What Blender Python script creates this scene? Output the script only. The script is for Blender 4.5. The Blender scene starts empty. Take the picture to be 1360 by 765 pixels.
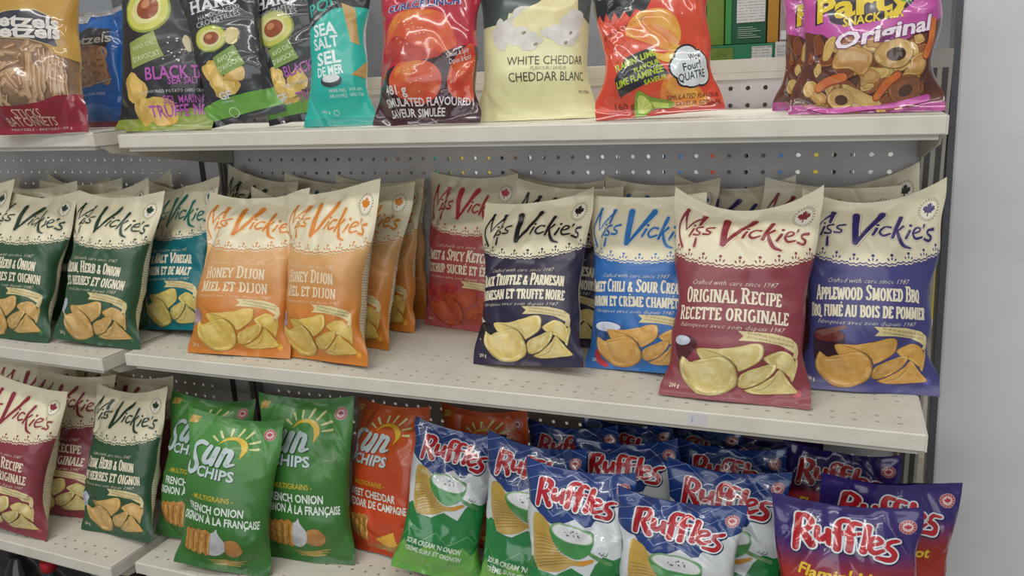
import bpy, math, random
import numpy as np
from mathutils import Matrix, Vector, Euler
from mathutils.geometry import tessellate_polygon

# ------------------------------------------------------------------ camera, world, lights, exposure
S = bpy.context.scene
COL = S.collection
S.view_settings.view_transform = 'Standard'
S.view_settings.look = 'None'
S.view_settings.exposure = -.32
S.view_settings.gamma = 1.0
S.view_settings.use_curve_mapping = False

def make_camera():
    yaw, pit, rol, f = -.3793, .2568, -.0483, 1080.9
    fw = Vector((math.sin(yaw) * math.cos(pit), math.cos(yaw) * math.cos(pit), -math.sin(pit)))
    rt = Vector((math.cos(yaw), -math.sin(yaw), 0))
    up = rt.cross(fw)
    c, s = math.cos(rol), math.sin(rol)
    r2 = c * rt + s * up
    u2 = -s * rt + c * up
    m = Matrix((r2, u2, -fw)).transposed().to_4x4()
    m.translation = Vector((1.1009, -1.3102, .1388))
    cd = bpy.data.cameras.new('camera')
    cd.sensor_width = 36
    cd.lens = f / 1360 * 36
    cd.clip_start = .02
    o = bpy.data.objects.new('camera', cd)
    COL.objects.link(o)
    o.matrix_world = m
    S.camera = o
make_camera()

W = bpy.data.worlds.new('store')
S.world = W
W.use_nodes = True
W.node_tree.nodes['Background'].inputs[0].default_value = (.90, .95, 1, 1)
W.node_tree.nodes['Background'].inputs[1].default_value = .27

def ceiling_or_fill_lamp(loc, sx, sy, power, rot=(0, 0, 0), col=(1, .97, .92)):
    l = bpy.data.lights.new('ceiling_or_fill_light', 'AREA')
    l.shape = 'RECTANGLE'; l.size = sx; l.size_y = sy
    l.energy = power; l.color = col
    o = bpy.data.objects.new('ceiling_or_fill_light', l)
    o.location = loc; o.rotation_euler = rot
    COL.objects.link(o)
ceiling_or_fill_lamp((.6, -1.0, 1.55), 3.6, .12, 26)
ceiling_or_fill_lamp((.6, -2.3, 1.55), 3.6, .12, 38)
ceiling_or_fill_lamp((.6, -3.6, 1.55), 3.6, .12, 30)
ceiling_or_fill_lamp((.3, .6, 1.55), 3.6, .16, 60)
# soft fill lamp added behind the camera to brighten the depth of the shelves
ceiling_or_fill_lamp((.9, -4.2, .35), 3.6, 1.5, 36, (math.radians(90), 0, 0), (.93, .97, 1))

# ------------------------------------------------------------------ materials
def lin(h):
    h = h.lstrip('#')
    v = [int(h[i:i + 2], 16) / 255 for i in (0, 2, 4)]
    return tuple(c / 12.92 if c <= .04045 else ((c + .055) / 1.055) ** 2.4 for c in v) + (1,)

_M = {}
FIN = {  # roughness, specular, coat, coat roughness, bump
    'matte': (.36, .5, .15, .2, .12),
    'satin': (.32, .45, .25, .14, .12),
    'gloss': (.25, .5, .8, .06, .16),
    'paint': (.45, .4, 0, .1, .03),
    'card': (.6, .3, 0, .1, .02),
    'plain': (.55, .3, 0, .1, 0),
    'shiny': (.18, .5, .3, .05, 0),
}
def mat(col, fin='matte', col2=None, mode=None, scale=60, lo=.35, hi=.65):
    """col2/mode: 'noise' mottles two inks, 'grad' fades col (low) to col2 (high) along the object's own Z between lo and hi metres,
    'print' lays fine rows of dark small print on col."""
    key = (col, fin, col2, mode, scale, lo, hi)
    if key in _M: return _M[key]
    m = bpy.data.materials.new('film_' + col.strip('#'))
    m.use_nodes = True
    nt = m.node_tree; N = nt.nodes; L = nt.links
    b = N['Principled BSDF']
    r, sp, ct, cr, bu = FIN[fin]
    b.inputs['Base Color'].default_value = lin(col)
    b.inputs['Roughness'].default_value = r
    b.inputs['Specular IOR Level'].default_value = sp
    b.inputs['Coat Weight'].default_value = ct
    b.inputs['Coat Roughness'].default_value = cr
    tc = N.new('ShaderNodeTexCoord')
    if bu > 0:
        nz = N.new('ShaderNodeTexNoise'); nz.inputs['Scale'].default_value = 26; nz.inputs['Detail'].default_value = 2
        L.new(tc.outputs['Object'], nz.inputs['Vector'])
        bp = N.new('ShaderNodeBump'); bp.inputs['Strength'].default_value = bu; bp.inputs['Distance'].default_value = .006
        L.new(nz.outputs['Fac'], bp.inputs['Height'])
        L.new(bp.outputs['Normal'], b.inputs['Normal']); L.new(bp.outputs['Normal'], b.inputs['Coat Normal'])
    if mode in ('noise', 'grad', 'print'):
        mx = N.new('ShaderNodeMix'); mx.data_type = 'RGBA'
        mx.inputs[6].default_value = lin(col); mx.inputs[7].default_value = lin(col2)
        L.new(mx.outputs[2], b.inputs['Base Color'])
        if mode == 'noise':
            nn = N.new('ShaderNodeTexNoise'); nn.inputs['Scale'].default_value = scale; nn.inputs['Detail'].default_value = 4
            L.new(tc.outputs['Object'], nn.inputs['Vector'])
            mr = N.new('ShaderNodeMapRange'); mr.inputs[1].default_value = lo; mr.inputs[2].default_value = hi
            L.new(nn.outputs['Fac'], mr.inputs[0]); L.new(mr.outputs[0], mx.inputs[0])
        elif mode == 'grad':
            sx = N.new('ShaderNodeSeparateXYZ'); L.new(tc.outputs['Object'], sx.inputs[0])
            mr = N.new('ShaderNodeMapRange'); mr.inputs[1].default_value = lo; mr.inputs[2].default_value = hi
            mr.interpolation_type = 'SMOOTHSTEP'
            L.new(sx.outputs['Z'], mr.inputs[0]); L.new(mr.outputs[0], mx.inputs[0])
        else:
            sx = N.new('ShaderNodeSeparateXYZ'); L.new(tc.outputs['Object'], sx.inputs[0])
            m1 = N.new('ShaderNodeMath'); m1.operation = 'MULTIPLY'; m1.inputs[1].default_value = 2 * math.pi / .0042
            L.new(sx.outputs['Z'], m1.inputs[0])
            m2 = N.new('ShaderNodeMath'); m2.operation = 'SINE'; L.new(m1.outputs[0], m2.inputs[0])
            m3 = N.new('ShaderNodeMath'); m3.operation = 'GREATER_THAN'; m3.inputs[1].default_value = .35; L.new(m2.outputs[0], m3.inputs[0])
            mp = N.new('ShaderNodeMapping'); mp.inputs['Scale'].default_value = (500, 500, 150)
            L.new(tc.outputs['Object'], mp.inputs[0])
            nn = N.new('ShaderNodeTexNoise'); nn.inputs['Scale'].default_value = 1; nn.inputs['Detail'].default_value = 1
            L.new(mp.outputs[0], nn.inputs['Vector'])
            m4 = N.new('ShaderNodeMath'); m4.operation = 'GREATER_THAN'; m4.inputs[1].default_value = .47; L.new(nn.outputs['Fac'], m4.inputs[0])
            m5 = N.new('ShaderNodeMath'); m5.operation = 'MULTIPLY'; L.new(m3.outputs[0], m5.inputs[0]); L.new(m4.outputs[0], m5.inputs[1])
            m6 = N.new('ShaderNodeMath'); m6.operation = 'MULTIPLY'; m6.inputs[1].default_value = .7; L.new(m5.outputs[0], m6.inputs[0])
            L.new(m6.outputs[0], mx.inputs[0])
    _M[key] = m
    return m

# ------------------------------------------------------------------ mesh helpers
class MB:
    """collects polygons and builds ONE mesh object"""
    def __init__(s): s.v = []; s.f = []; s.mi = []
    def poly(s, pts, mi=0):
        n = len(s.v); s.v += [tuple(p) for p in pts]; s.f.append(tuple(range(n, n + len(pts)))); s.mi.append(mi)
    def box(s, x0, x1, y0, y1, z0, z1, mi=0):
        n = len(s.v)
        s.v += [(x, y, z) for z in (z0, z1) for y in (y0, y1) for x in (x0, x1)]
        for f in ((0, 2, 3, 1), (4, 5, 7, 6), (0, 1, 5, 4), (2, 6, 7, 3), (0, 4, 6, 2), (1, 3, 7, 5)):
            s.f.append(tuple(n + i for i in f)); s.mi.append(mi)
    def prism(s, prof, x0, x1, mi=0):
        """profile in (y,z), extruded along x"""
        n = len(s.v); k = len(prof)
        s.v += [(x0, y, z) for y, z in prof] + [(x1, y, z) for y, z in prof]
        s.f.append(tuple(n + i for i in range(k))); s.mi.append(mi)
        s.f.append(tuple(n + k + i for i in reversed(range(k)))); s.mi.append(mi)
        for i in range(k):
            j = (i + 1) % k
            s.f.append((n + j, n + i, n + k + i, n + k + j)); s.mi.append(mi)
    def lathe(s, prof, cx, cy, seg=24, mi=0):
        n = len(s.v); k = len(prof)
        for i in range(seg):
            a = 2 * math.pi * i / seg
            s.v += [(cx + r * math.cos(a), cy + r * math.sin(a), z) for r, z in prof]
        for i in range(seg):
            j = (i + 1) % seg
            for q in range(k - 1):
                s.f.append((n + i * k + q, n + j * k + q, n + j * k + q + 1, n + i * k + q + 1)); s.mi.append(mi)
    def build(s, name, mats, parent=None, smooth=False, bevel=0):
        me = bpy.data.meshes.new(name)
        me.from_pydata(s.v, [], s.f)
        for m in (mats if isinstance(mats, (list, tuple)) else [mats]): me.materials.append(m)
        me.polygons.foreach_set('material_index', s.mi)
        if smooth: me.polygons.foreach_set('use_smooth', [True] * len(s.f))
        me.update()
        o = bpy.data.objects.new(name, me)
        COL.objects.link(o)
        if parent: o.parent = parent
        if bevel:
            b = o.modifiers.new('bevel', 'BEVEL'); b.width = bevel; b.segments = 2; b.limit_method = 'ANGLE'
        return o

def tag(o, label=None, cat=None, group=None, kind=None):
    if label: o['label'] = label
    if cat: o['category'] = cat
    if group: o['group'] = group
    if kind: o['kind'] = kind
    return o
def empty(name, loc, rot=(0, 0, 0)):
    o = bpy.data.objects.new(name, None)
    o.empty_display_size = .05
    o.location = loc; o.rotation_euler = rot
    COL.objects.link(o)
    return o

def hole_grid(mb, x0, nx, y_edges, is_hole, pitch, r, to3d, depth, mi=0, x_pad=(0, 0)):
    """flat sheet in (x,y) made of cells, a real round hole through the cells where is_hole(i,j)"""
    for j in range(len(y_edges) - 1):
        ya, yb = y_edges[j], y_edges[j + 1]
        if x_pad[0]: mb.poly([to3d(x0 - x_pad[0], ya, 0), to3d(x0, ya, 0), to3d(x0, yb, 0), to3d(x0 - x_pad[0], yb, 0)], mi)
        xe = x0 + nx * pitch
        if x_pad[1]: mb.poly([to3d(xe, ya, 0), to3d(xe + x_pad[1], ya, 0), to3d(xe + x_pad[1], yb, 0), to3d(xe, yb, 0)], mi)
        i = 0
        while i < nx:
            if not is_hole(i, j):
                k = i
                while k < nx and not is_hole(k, j): k += 1
                mb.poly([to3d(x0 + i * pitch, ya, 0), to3d(x0 + k * pitch, ya, 0), to3d(x0 + k * pitch, yb, 0), to3d(x0 + i * pitch, yb, 0)], mi)
                i = k
                continue
            xa, xb = x0 + i * pitch, x0 + (i + 1) * pitch
            cx, cy = (xa + xb) / 2, (ya + yb) / 2
            ring = [(cx + r * math.cos(math.pi * q / 8), cy + r * math.sin(math.pi * q / 8)) for q in range(16)]
            out = [(xb, cy), (xb, (cy + yb) / 2), (xb, yb), ((cx + xb) / 2, yb), (cx, yb), ((cx + xa) / 2, yb), (xa, yb), (xa, (cy + yb) / 2),
                   (xa, cy), (xa, (cy + ya) / 2), (xa, ya), ((cx + xa) / 2, ya), (cx, ya), ((cx + xb) / 2, ya), (xb, ya), (xb, (cy + ya) / 2)]
            for q in range(16):
                p = (q + 1) % 16
                mb.poly([to3d(*ring[q], 0), to3d(*out[q], 0), to3d(*out[p], 0), to3d(*ring[p], 0)], mi)
                mb.poly([to3d(*ring[p], 0), to3d(*ring[p], depth), to3d(*ring[q], depth), to3d(*ring[q], 0)], mi)
            i += 1

# ------------------------------------------------------------------ the setting
I = .0254
ZT, ZM, ZL = .0725, -.2882, -.6561
FLOOR = -1.06
WHITE = mat('#d9d6c9', 'paint', '#cfcbbd', 'noise', 25, .4, .75)
PEG = mat('#dbd7d7', 'paint', '#cdc8c8', 'noise', 9, .35, .7)
DARK = mat('#2b2d33', 'paint')
POST = mat('#8d8781', 'paint')

m = MB(); m.box(-2.2, 3.2, -2.6, 2.0, FLOOR - .02, FLOOR)
tag(m.build('floor', mat('#8c867c', 'paint', '#7d776d', 'noise', 12, .4, .6)), kind='structure')
# pale panel past the right end of the shelving
m = MB(); m.box(0, 1.3, 0, .05, -1.06, 1.0)
m2 = MB(); m2.box(-.008, 0, -.001, .05, -1.06, 1.0)
pw = m.build('wall_right', mat('#dedee0', 'paint', '#d6d6da', 'noise', 3, .4, .6), bevel=.004)
pe = m2.build('edge_strip', mat('#55565c', 'paint'), pw)
pw.location = (1.262, .0, 0); pw.rotation_euler = (0, math.radians(-1.35), 0)
tag(pw, kind='structure')
# dark end of the aisle far behind, seen only through gaps and holes
m = MB(); m.box(-2.2, 3.2, 1.9, 1.95, FLOOR, 1.7)
tag(m.build('wall_back', mat('#8a8a8c', 'paint', '#6f7072', 'noise', 2, .4, .6)), kind='structure')

# ------------------------------------------------------------------ shelving bays
def pegboard(parent, x0, n, ztop, rows):
    mb = MB()
    ye = [ztop - (rows - r) * I for r in range(rows + 1)]
    hole_grid(mb, x0, n, ye, lambda i, j: 0 < i < n - 1, I, .0034, lambda x, y, d: (x, d, y), .004)
    o = mb.build('pegboard', PEG, parent)
    return o

def shelf(name, label, x0, x1, yf, z, loc=(0, 0, 0), rotz=0, rows=((.022, 0), (.040, 0)), price=False):
    """a sheet-metal shelf: perforated deck, rolled front lip, price channel below, end brackets"""
    root = empty('shelf', loc, (0, 0, rotz))
    n = int(round((x1 - x0) / I))
    # the deck: cell rows from the front edge backwards; perforated rows at the given distances
    edges = [0, .012, .033, .051, .085, .103, .121, yf - .004]
    holes = {1, 2, 4, 5}
    if yf < .3: edges = [0, .012, .033, .051, yf - .004]; holes = {1, 2}
    mb = MB()
    nn = n - 1
    hole_grid(mb, x0 + I / 2, nn, edges, lambda i, j: j in holes and (i + (j % 2) * 0) % 1 == 0, I, .0029,
              lambda x, y, d: (x, -yf + y, z - d), .003, 0, (I / 2, (x1 - x0) - nn * I - I / 2))
    for j in range(len(edges) - 1):          # underside
        mb.poly([(x0, -yf + edges[j], z - .022), (x1, -yf + edges[j], z - .022), (x1, -yf + edges[j + 1], z - .022), (x0, -yf + edges[j + 1], z - .022)])
    mb.build('deck', WHITE, root)
    # lip with a softened top edge
    mb = MB()
    k = .0025
    mb.prism([(-yf + .001, z - .0001), (-yf - k * .3, z - .0003), (-yf - k, z - .002), (-yf - k, z - .021), (-yf - k * .4, z - .0225), (-yf + .004, z - .0225), (-yf + .004, z - .006)], x0, x1)
    mb.build('front_lip', WHITE, root)
    mb = MB()
    mb.prism([(-yf + .0042, z - .0226), (-yf + .0042, z - .0285), (-yf + .014, z - .0285), (-yf + .014, z - .0226)], x0 + .012, x1 - .006)
    mb.build('price_channel', mat('#c9c5b8', 'paint'), root)
    for xa in (x0 + .0005, x1 - .0035):
        mb = MB()
        mb.prism([(-yf + .012, z - .0225), (-.004, z - .0225), (-.004, z - .075), (-.03, z - .075), (-yf + .03, z - .036)], xa, xa + .003)
        mb.build('bracket', mat('#c4bfb2', 'paint'), root)
    for xa in (x0 - .0022, x1 + .0002):
        mb = MB()
        mb.prism([(-yf - .0025, z - .001), (-.004, z - .001), (-.004, z - .022), (-yf - .0025, z - .022)], xa, xa + .002)
        mb.build('end_cap', WHITE, root)
    tag(root, label, 'shelf', 'shop shelves')
    return root

LROT = -.0334
LLOC = (-.011, -.0304, 0)
bay = empty('gondola_frame', (0, 0, 0))
tag(bay, 'pale perforated pegboard back with dark slotted posts behind the wide right-hand shelves', 'shelving unit')
pegboard(bay, 0, 48, I * 5.0 - I / 2, 45)
mb = MB(); mb.box(-.012, 1.232, -.004, .012, .1143, .1245); mb.box(-.012, 1.232, -.004, -.001, .1245, .1445); mb.build('top_rail', WHITE, bay, bevel=.001)
for x0 in (-.03, 1.2195):
    mb = MB(); mb.box(x0, x0 + .03, -.016, .03, FLOOR, .145); u = mb.build('upright', POST if x0 < 0 else mat('#a09b94', 'paint'), bay)
    mb = MB(); mb.box(x0 + .004, x0 + .0115, -.0168, -.016, FLOOR, .12); mb.box(x0 + .018, x0 + .0255, -.0168, -.016, FLOOR, .12); mb.build('slot_strip', mat('#46423f', 'paint'), u)
bay2 = empty('gondola_frame', LLOC, (0, 0, LROT))
tag(bay2, 'grey perforated pegboard back of the left-hand bay, behind green bags', 'shelving unit')
pegboard(bay2, -.0635 - 32 * I, 32, I * 5.0 - I / 2 + .006, 45)
mb = MB(); mb.box(-.0635, -.0005, -.002, .004, FLOOR, .13); mb.build('filler_strip', PEG, bay2)
mb = MB(); mb.box(-.046, -.034, -.004, -.002, FLOOR, .13); mb.build('slot_strip', mat('#46423f', 'paint'), bay2)
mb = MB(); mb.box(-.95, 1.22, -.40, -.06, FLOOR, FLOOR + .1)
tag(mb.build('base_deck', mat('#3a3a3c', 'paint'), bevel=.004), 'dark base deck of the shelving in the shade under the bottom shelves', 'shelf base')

shelf('shelf', 'long white top shelf of the right-hand bay, carrying black, turquoise, red and pink snack bags', 0, 1.2192, .268, ZT)
shelf('shelf', 'long white middle shelf of the right-hand bay with a faded price sticker on its lip', 0, 1.2192, .33, ZM)
shelf('shelf', 'long white bottom shelf of the right-hand bay under green and blue chip bags', 0, 1.2192, .386, ZL)
shelf('shelf', 'short white top shelf at left under the pretzel bags', -.9, 0, .272, ZT + .006, LLOC, LROT)
shelf('shelf', 'short white middle shelf at left under three green bags', -.9, 0, .331, ZM - .0015, LLOC, LROT)
shelf('shelf', 'short white bottom shelf at left with maroon and green bags above dark bottles', -.9, 0, .388, ZL + .004, LLOC, LROT)

# ------------------------------------------------------------------ printed artwork, drawn flat in millimetres, then wrapped onto each bag
NU, NV = 44, 64
SEAL = 3                                  # grid rows taken by each crimped seal

def clip_half(p, a, b, c):
    """keep a*x+b*y<=c"""
    out = []
    n = len(p)
    for i in range(n):
        q, r = p[i], p[(i + 1) % n]
        dq = a * q[0] + b * q[1] - c; dr = a * r[0] + b * r[1] - c
        if dq <= 0: out.append(q)
        if (dq < 0 < dr) or (dr < 0 < dq):
            t = dq / (dq - dr)
            out.append((q[0] + (r[0] - q[0]) * t, q[1] + (r[1] - q[1]) * t))
    return out
def split_axis(p, ax, lim):
    vals = [q[ax] for q in p]
    a, b = math.floor(min(vals) + 1e-7), math.ceil(max(vals) - 1e-7)
    if a < 0 or b > lim:
        p = clip_half(p, -(ax == 0), -(ax == 1), 0)
        if len(p) >= 3: p = clip_half(p, ax == 0, ax == 1, lim)
        if len(p) < 3: return
        a, b = max(a, 0), min(b, lim)
    if b - a <= 1:
        if b > a: yield a, p
        return
    for i in range(a, b):
        q = clip_half(p, -(ax == 0), -(ax == 1), -i)
        if len(q) >= 3: q = clip_half(q, ax == 0, ax == 1, i + 1)
        if len(q) >= 3: yield i, q
def cut(p):
    for i, q in split_axis(p, 0, NU):
        for j, r in split_axis(q, 1, NV):
            d = [x + y - (i + j + 1) for x, y in r]
            if max(d) <= 1e-7: yield i, j, 0, r
            elif min(d) >= -1e-7: yield i, j, 1, r
            else:
                t = clip_half(r, 1, 1, i + j + 1)
                if len(t) >= 3: yield i, j, 0, t
                t = clip_half(r, -1, -1, -(i + j + 1))
                if len(t) >= 3: yield i, j, 1, t

_T = {}
def glyphs(s, bold, res=2):
    k = (s, bold, res)
    if k not in _T:
        c = bpy.data.curves.new('lettering', 'FONT'); c.body = s; c.size = 1; c.offset = bold; c.resolution_u = res
        o = bpy.data.objects.new('lettering', c); COL.objects.link(o)
        me = bpy.data.meshes.new_from_object(o.evaluated_get(bpy.context.evaluated_depsgraph_get()))
        vs = [(v.co.x, v.co.y) for v in me.vertices]
        _T[k] = [[vs[i] for i in p.vertices] for p in me.polygons]
        bpy.data.objects.remove(o); bpy.data.curves.remove(c); bpy.data.meshes.remove(me)
    return _T[k]

def smooth_line(pts, n=6):
    if len(pts) < 3: return [tuple(p) for p in pts]
    P = [np.array(p, float) for p in pts]
    P = [2 * P[0] - P[1]] + P + [2 * P[-1] - P[-2]]
    out = []
    for i in range(1, len(P) - 2):
        for q in range(n):
            t = q / n
            a, b, c, d = P[i - 1:i + 3]
            out.append(tuple(.5 * (2 * b + (c - a) * t + (2 * a - 5 * b + 4 * c - d) * t * t + (-a + 3 * b - 3 * c + d) * t ** 3)))
    out.append(tuple(P[-2]))
    return out

class Art:
    def __init__(s, w, h):
        s.w, s.h = w, h; s.parts = {}; s.order = []; s.labels = {}; s.tick = 0
        s.body = s.back = s.top = s.bottom = None; s.finish = 'matte'
    def add(s, part, poly, m, layer):
        if part not in s.parts: s.parts[part] = []; s.order.append(part)
        s.tick = (s.tick + 1) % 7            # overlapping inks never share one plane
        s.parts[part].append((poly, m, layer + .03 * s.tick))
    def poly(s, part, pts, m, layer=1, smooth=0):
        if smooth:
            c = list(pts) ; k = len(c)
            ring = smooth_line(c[-2:] + c + c[:3], smooth)
            st = 2 * smooth
            pts = ring[st:st + k * smooth]
        tri = tessellate_polygon([[Vector((x, y, 0)) for x, y in pts]])
        for t in tri: s.add(part, [tuple(pts[i][:2]) for i in t], m, layer)
    def ellipse(s, part, cx, cy, rx, ry, m, layer=1, rot=0, n=22, a0=0, a1=360):
        c, d = math.cos(math.radians(rot)), math.sin(math.radians(rot))
        P = []
        full = a1 - a0 >= 360
        for i in range(n if full else n + 1):
            a = math.radians(a0 + (a1 - a0) * i / n)
            x, y = rx * math.cos(a), ry * math.sin(a)
            P.append((cx + x * c - y * d, cy + x * d + y * c))
        s.add(part, P, m, layer)
    def ring(s, part, cx, cy, r0, r1, m, layer=1, n=28):
        for i in range(n):
            a, b = 2 * math.pi * i / n, 2 * math.pi * (i + 1) / n
            s.add(part, [(cx + r * math.cos(t), cy + r * math.sin(t)) for r, t in ((r0, a), (r1, a), (r1, b), (r0, b))], m, layer)
    def rect(s, part, x0, y0, x1, y1, m, layer=1): s.add(part, [(x0, y0), (x1, y0), (x1, y1), (x0, y1)], m, layer)
    def stroke(s, part, pts, w, m, layer=1, smooth=True, cap=True, grow=0, n=5):
        """a brush stroke; w is one width or a list along the points"""
        ws = list(w) if isinstance(w, (list, tuple)) else [w] * len(pts)
        q = [(p[0], p[1], ws[i]) for i, p in enumerate(pts)]
        if smooth: q = smooth_line(q, n)
        R = []
        for i, p in enumerate(q):
            a, b = q[max(i - 1, 0)], q[min(i + 1, len(q) - 1)]
            dx, dy = b[0] - a[0], b[1] - a[1]; l = math.hypot(dx, dy) or 1
            R.append((p[0], p[1], -dy / l, dx / l, max(p[2], .1) / 2 + grow))
        for i in range(len(R) - 1):
            a, b = R[i], R[i + 1]
            s.add(part, [(a[0] - a[2] * a[4], a[1] - a[3] * a[4]), (b[0] - b[2] * b[4], b[1] - b[3] * b[4]),
                         (b[0] + b[2] * b[4], b[1] + b[3] * b[4]), (a[0] + a[2] * a[4], a[1] + a[3] * a[4])], m, layer)
        if cap:
            for e in (R[0], R[-1]): s.ellipse(part, e[0], e[1], e[4], e[4], m, layer, n=10)
    def text(s, part, t, x, y, h, m, layer=2, w=None, bold=.0, shear=0, rot=0, align='c', arc=0, res=2):
        """cap height h, optionally squeezed to width w, centred on (x, y); arc bends the line (mm of sag)"""
        G = glyphs(t, bold, res)
        xs = [p[0] for g in G for p in g]
        x0, x1 = min(xs), max(xs)
        k = h / .7
        kx = k if w is None else w / (x1 - x0)
        ax = {'c': (x0 + x1) / 2, 'l': x0, 'r': x1}[align]
        c, d = math.cos(math.radians(rot)), math.sin(math.radians(rot))
        ww = (x1 - x0) * kx
        for g in G:
            P = []
            for px, py in g:
                X = (px - ax) * kx; Y = (py - .35) * k
                X += Y * shear
                if arc: Y -= arc * (X / (ww / 2)) ** 2
                P.append((x + X * c - Y * d, y + X * d + Y * c))
            s.add(part, P, m, layer)
    def leaf(s, part, cx, cy, r, m, layer=2, rot=0):
        """maple leaf"""
        half = [(0, 1), (.14, .68), (.34, .78), (.27, .36), (.5, .56), (.56, .42), (.86, .46), (.76, .22), (.94, .1), (.5, -.26), (.56, -.44), (.1, -.38), (.08, -.86)]
        P = half + [(-x, y) for x, y in reversed(half[1:])]
        c, d = math.cos(math.radians(rot)), math.sin(math.radians(rot))
        s.poly(part, [(cx + r * (x * c - y * d), cy + r * (x * d + y * c)) for x, y in P], m, layer)
    def blob(s, part, cx, cy, rx, ry, m, layer=1, rot=0, seed=0, rough=.12, n=20):
        rg = random.Random(seed)
        ph = [rg.uniform(0, 6.28) for _ in range(4)]
        c, d = math.cos(math.radians(rot)), math.sin(math.radians(rot))
        P = []
        for i in range(n):
            a = 2 * math.pi * i / n
            k = 1 + rough * (math.sin(2 * a + ph[0]) * .5 + math.sin(3 * a + ph[1]) * .5 + math.sin(5 * a + ph[2]) * .35)
            x, y = rx * k * math.cos(a), ry * k * math.sin(a)
            P.append((cx + x * c - y * d, cy + x * d + y * c))
        s.poly(part, P, m, layer)
    def crisp(s, part, pts, layer, c, cl, cd, fin, off=(0, 0), sm=4):
        """one potato crisp: brown rim, body, paler hollow"""
        n = len(pts); gx, gy = sum(p[0] for p in pts) / n, sum(p[1] for p in pts) / n
        s.poly(part, pts, mat(mixc(cd, c, .35), fin, mixc(cd, '#7a4a18', .3), 'noise', 60, .4, .7), layer, sm)
        for k, (f, col, c2) in enumerate(((.95, c, cl), (.80, mixc(c, cl, .4), c), (.55, mixc(c, cl, .8), mixc(c, cl, .25)))):
            q = [(gx + off[0] * (1 - f) + (x - gx) * f, gy + off[1] * (1 - f) + (y - gy) * f) for x, y in pts]
            s.poly(part, q, mat(col, fin, c2, 'noise', 70, .43, .57), layer + .25 * (k + 1), sm)
    def freeze(s):
        """cut every printed shape along the bag's grid, keep barycentric weights"""
        s.data = []
        for part in s.order:
            mats = []; idx = []; wts = []; lay = []; sizes = []; mi = []
            for poly, m, layer in s.parts[part]:
                if m not in mats: mats.append(m)
                a = sum(poly[i][0] * poly[(i + 1) % len(poly)][1] - poly[(i + 1) % len(poly)][0] * poly[i][1] for i in range(len(poly)))
                if abs(a) < 1e-4: continue
                if a < 0: poly = poly[::-1]
                g = [((x / (s.w / 2) + 1) / 2 * NU, y / s.h * NV) for x, y in poly]
                for i, j, half, q in cut(g):
                    sizes.append(len(q)); mi.append(mats.index(m))
                    for x, y in q:
                        fx, fy = x - i, y - j
                        if half == 0: idx.append((i * (NV + 1) + j, (i + 1) * (NV + 1) + j, i * (NV + 1) + j + 1)); wts.append((1 - fx - fy, fx, fy))
                        else: idx.append(((i + 1) * (NV + 1) + j + 1, i * (NV + 1) + j + 1, (i + 1) * (NV + 1) + j)); wts.append((fx + fy - 1, 1 - fx, 1 - fy))
                        lay.append(layer)
            if sizes:
                s.data.append((part, mats, np.array(idx), np.array(wts), np.array(lay, float), np.array(sizes), np.array(mi)))
        s.parts = None

def mixc(a, b, t):
    a, b = a.strip('#'), b.strip('#')
    return '#' + ''.join('%02x' % int(int(a[i:i + 2], 16) * (1 - t) + int(b[i:i + 2], 16) * t) for i in (0, 2, 4))
def sstep(x, a, b):
    t = np.clip((x - a) / (b - a), 0, 1); return t * t * (3 - 2 * t)

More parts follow.
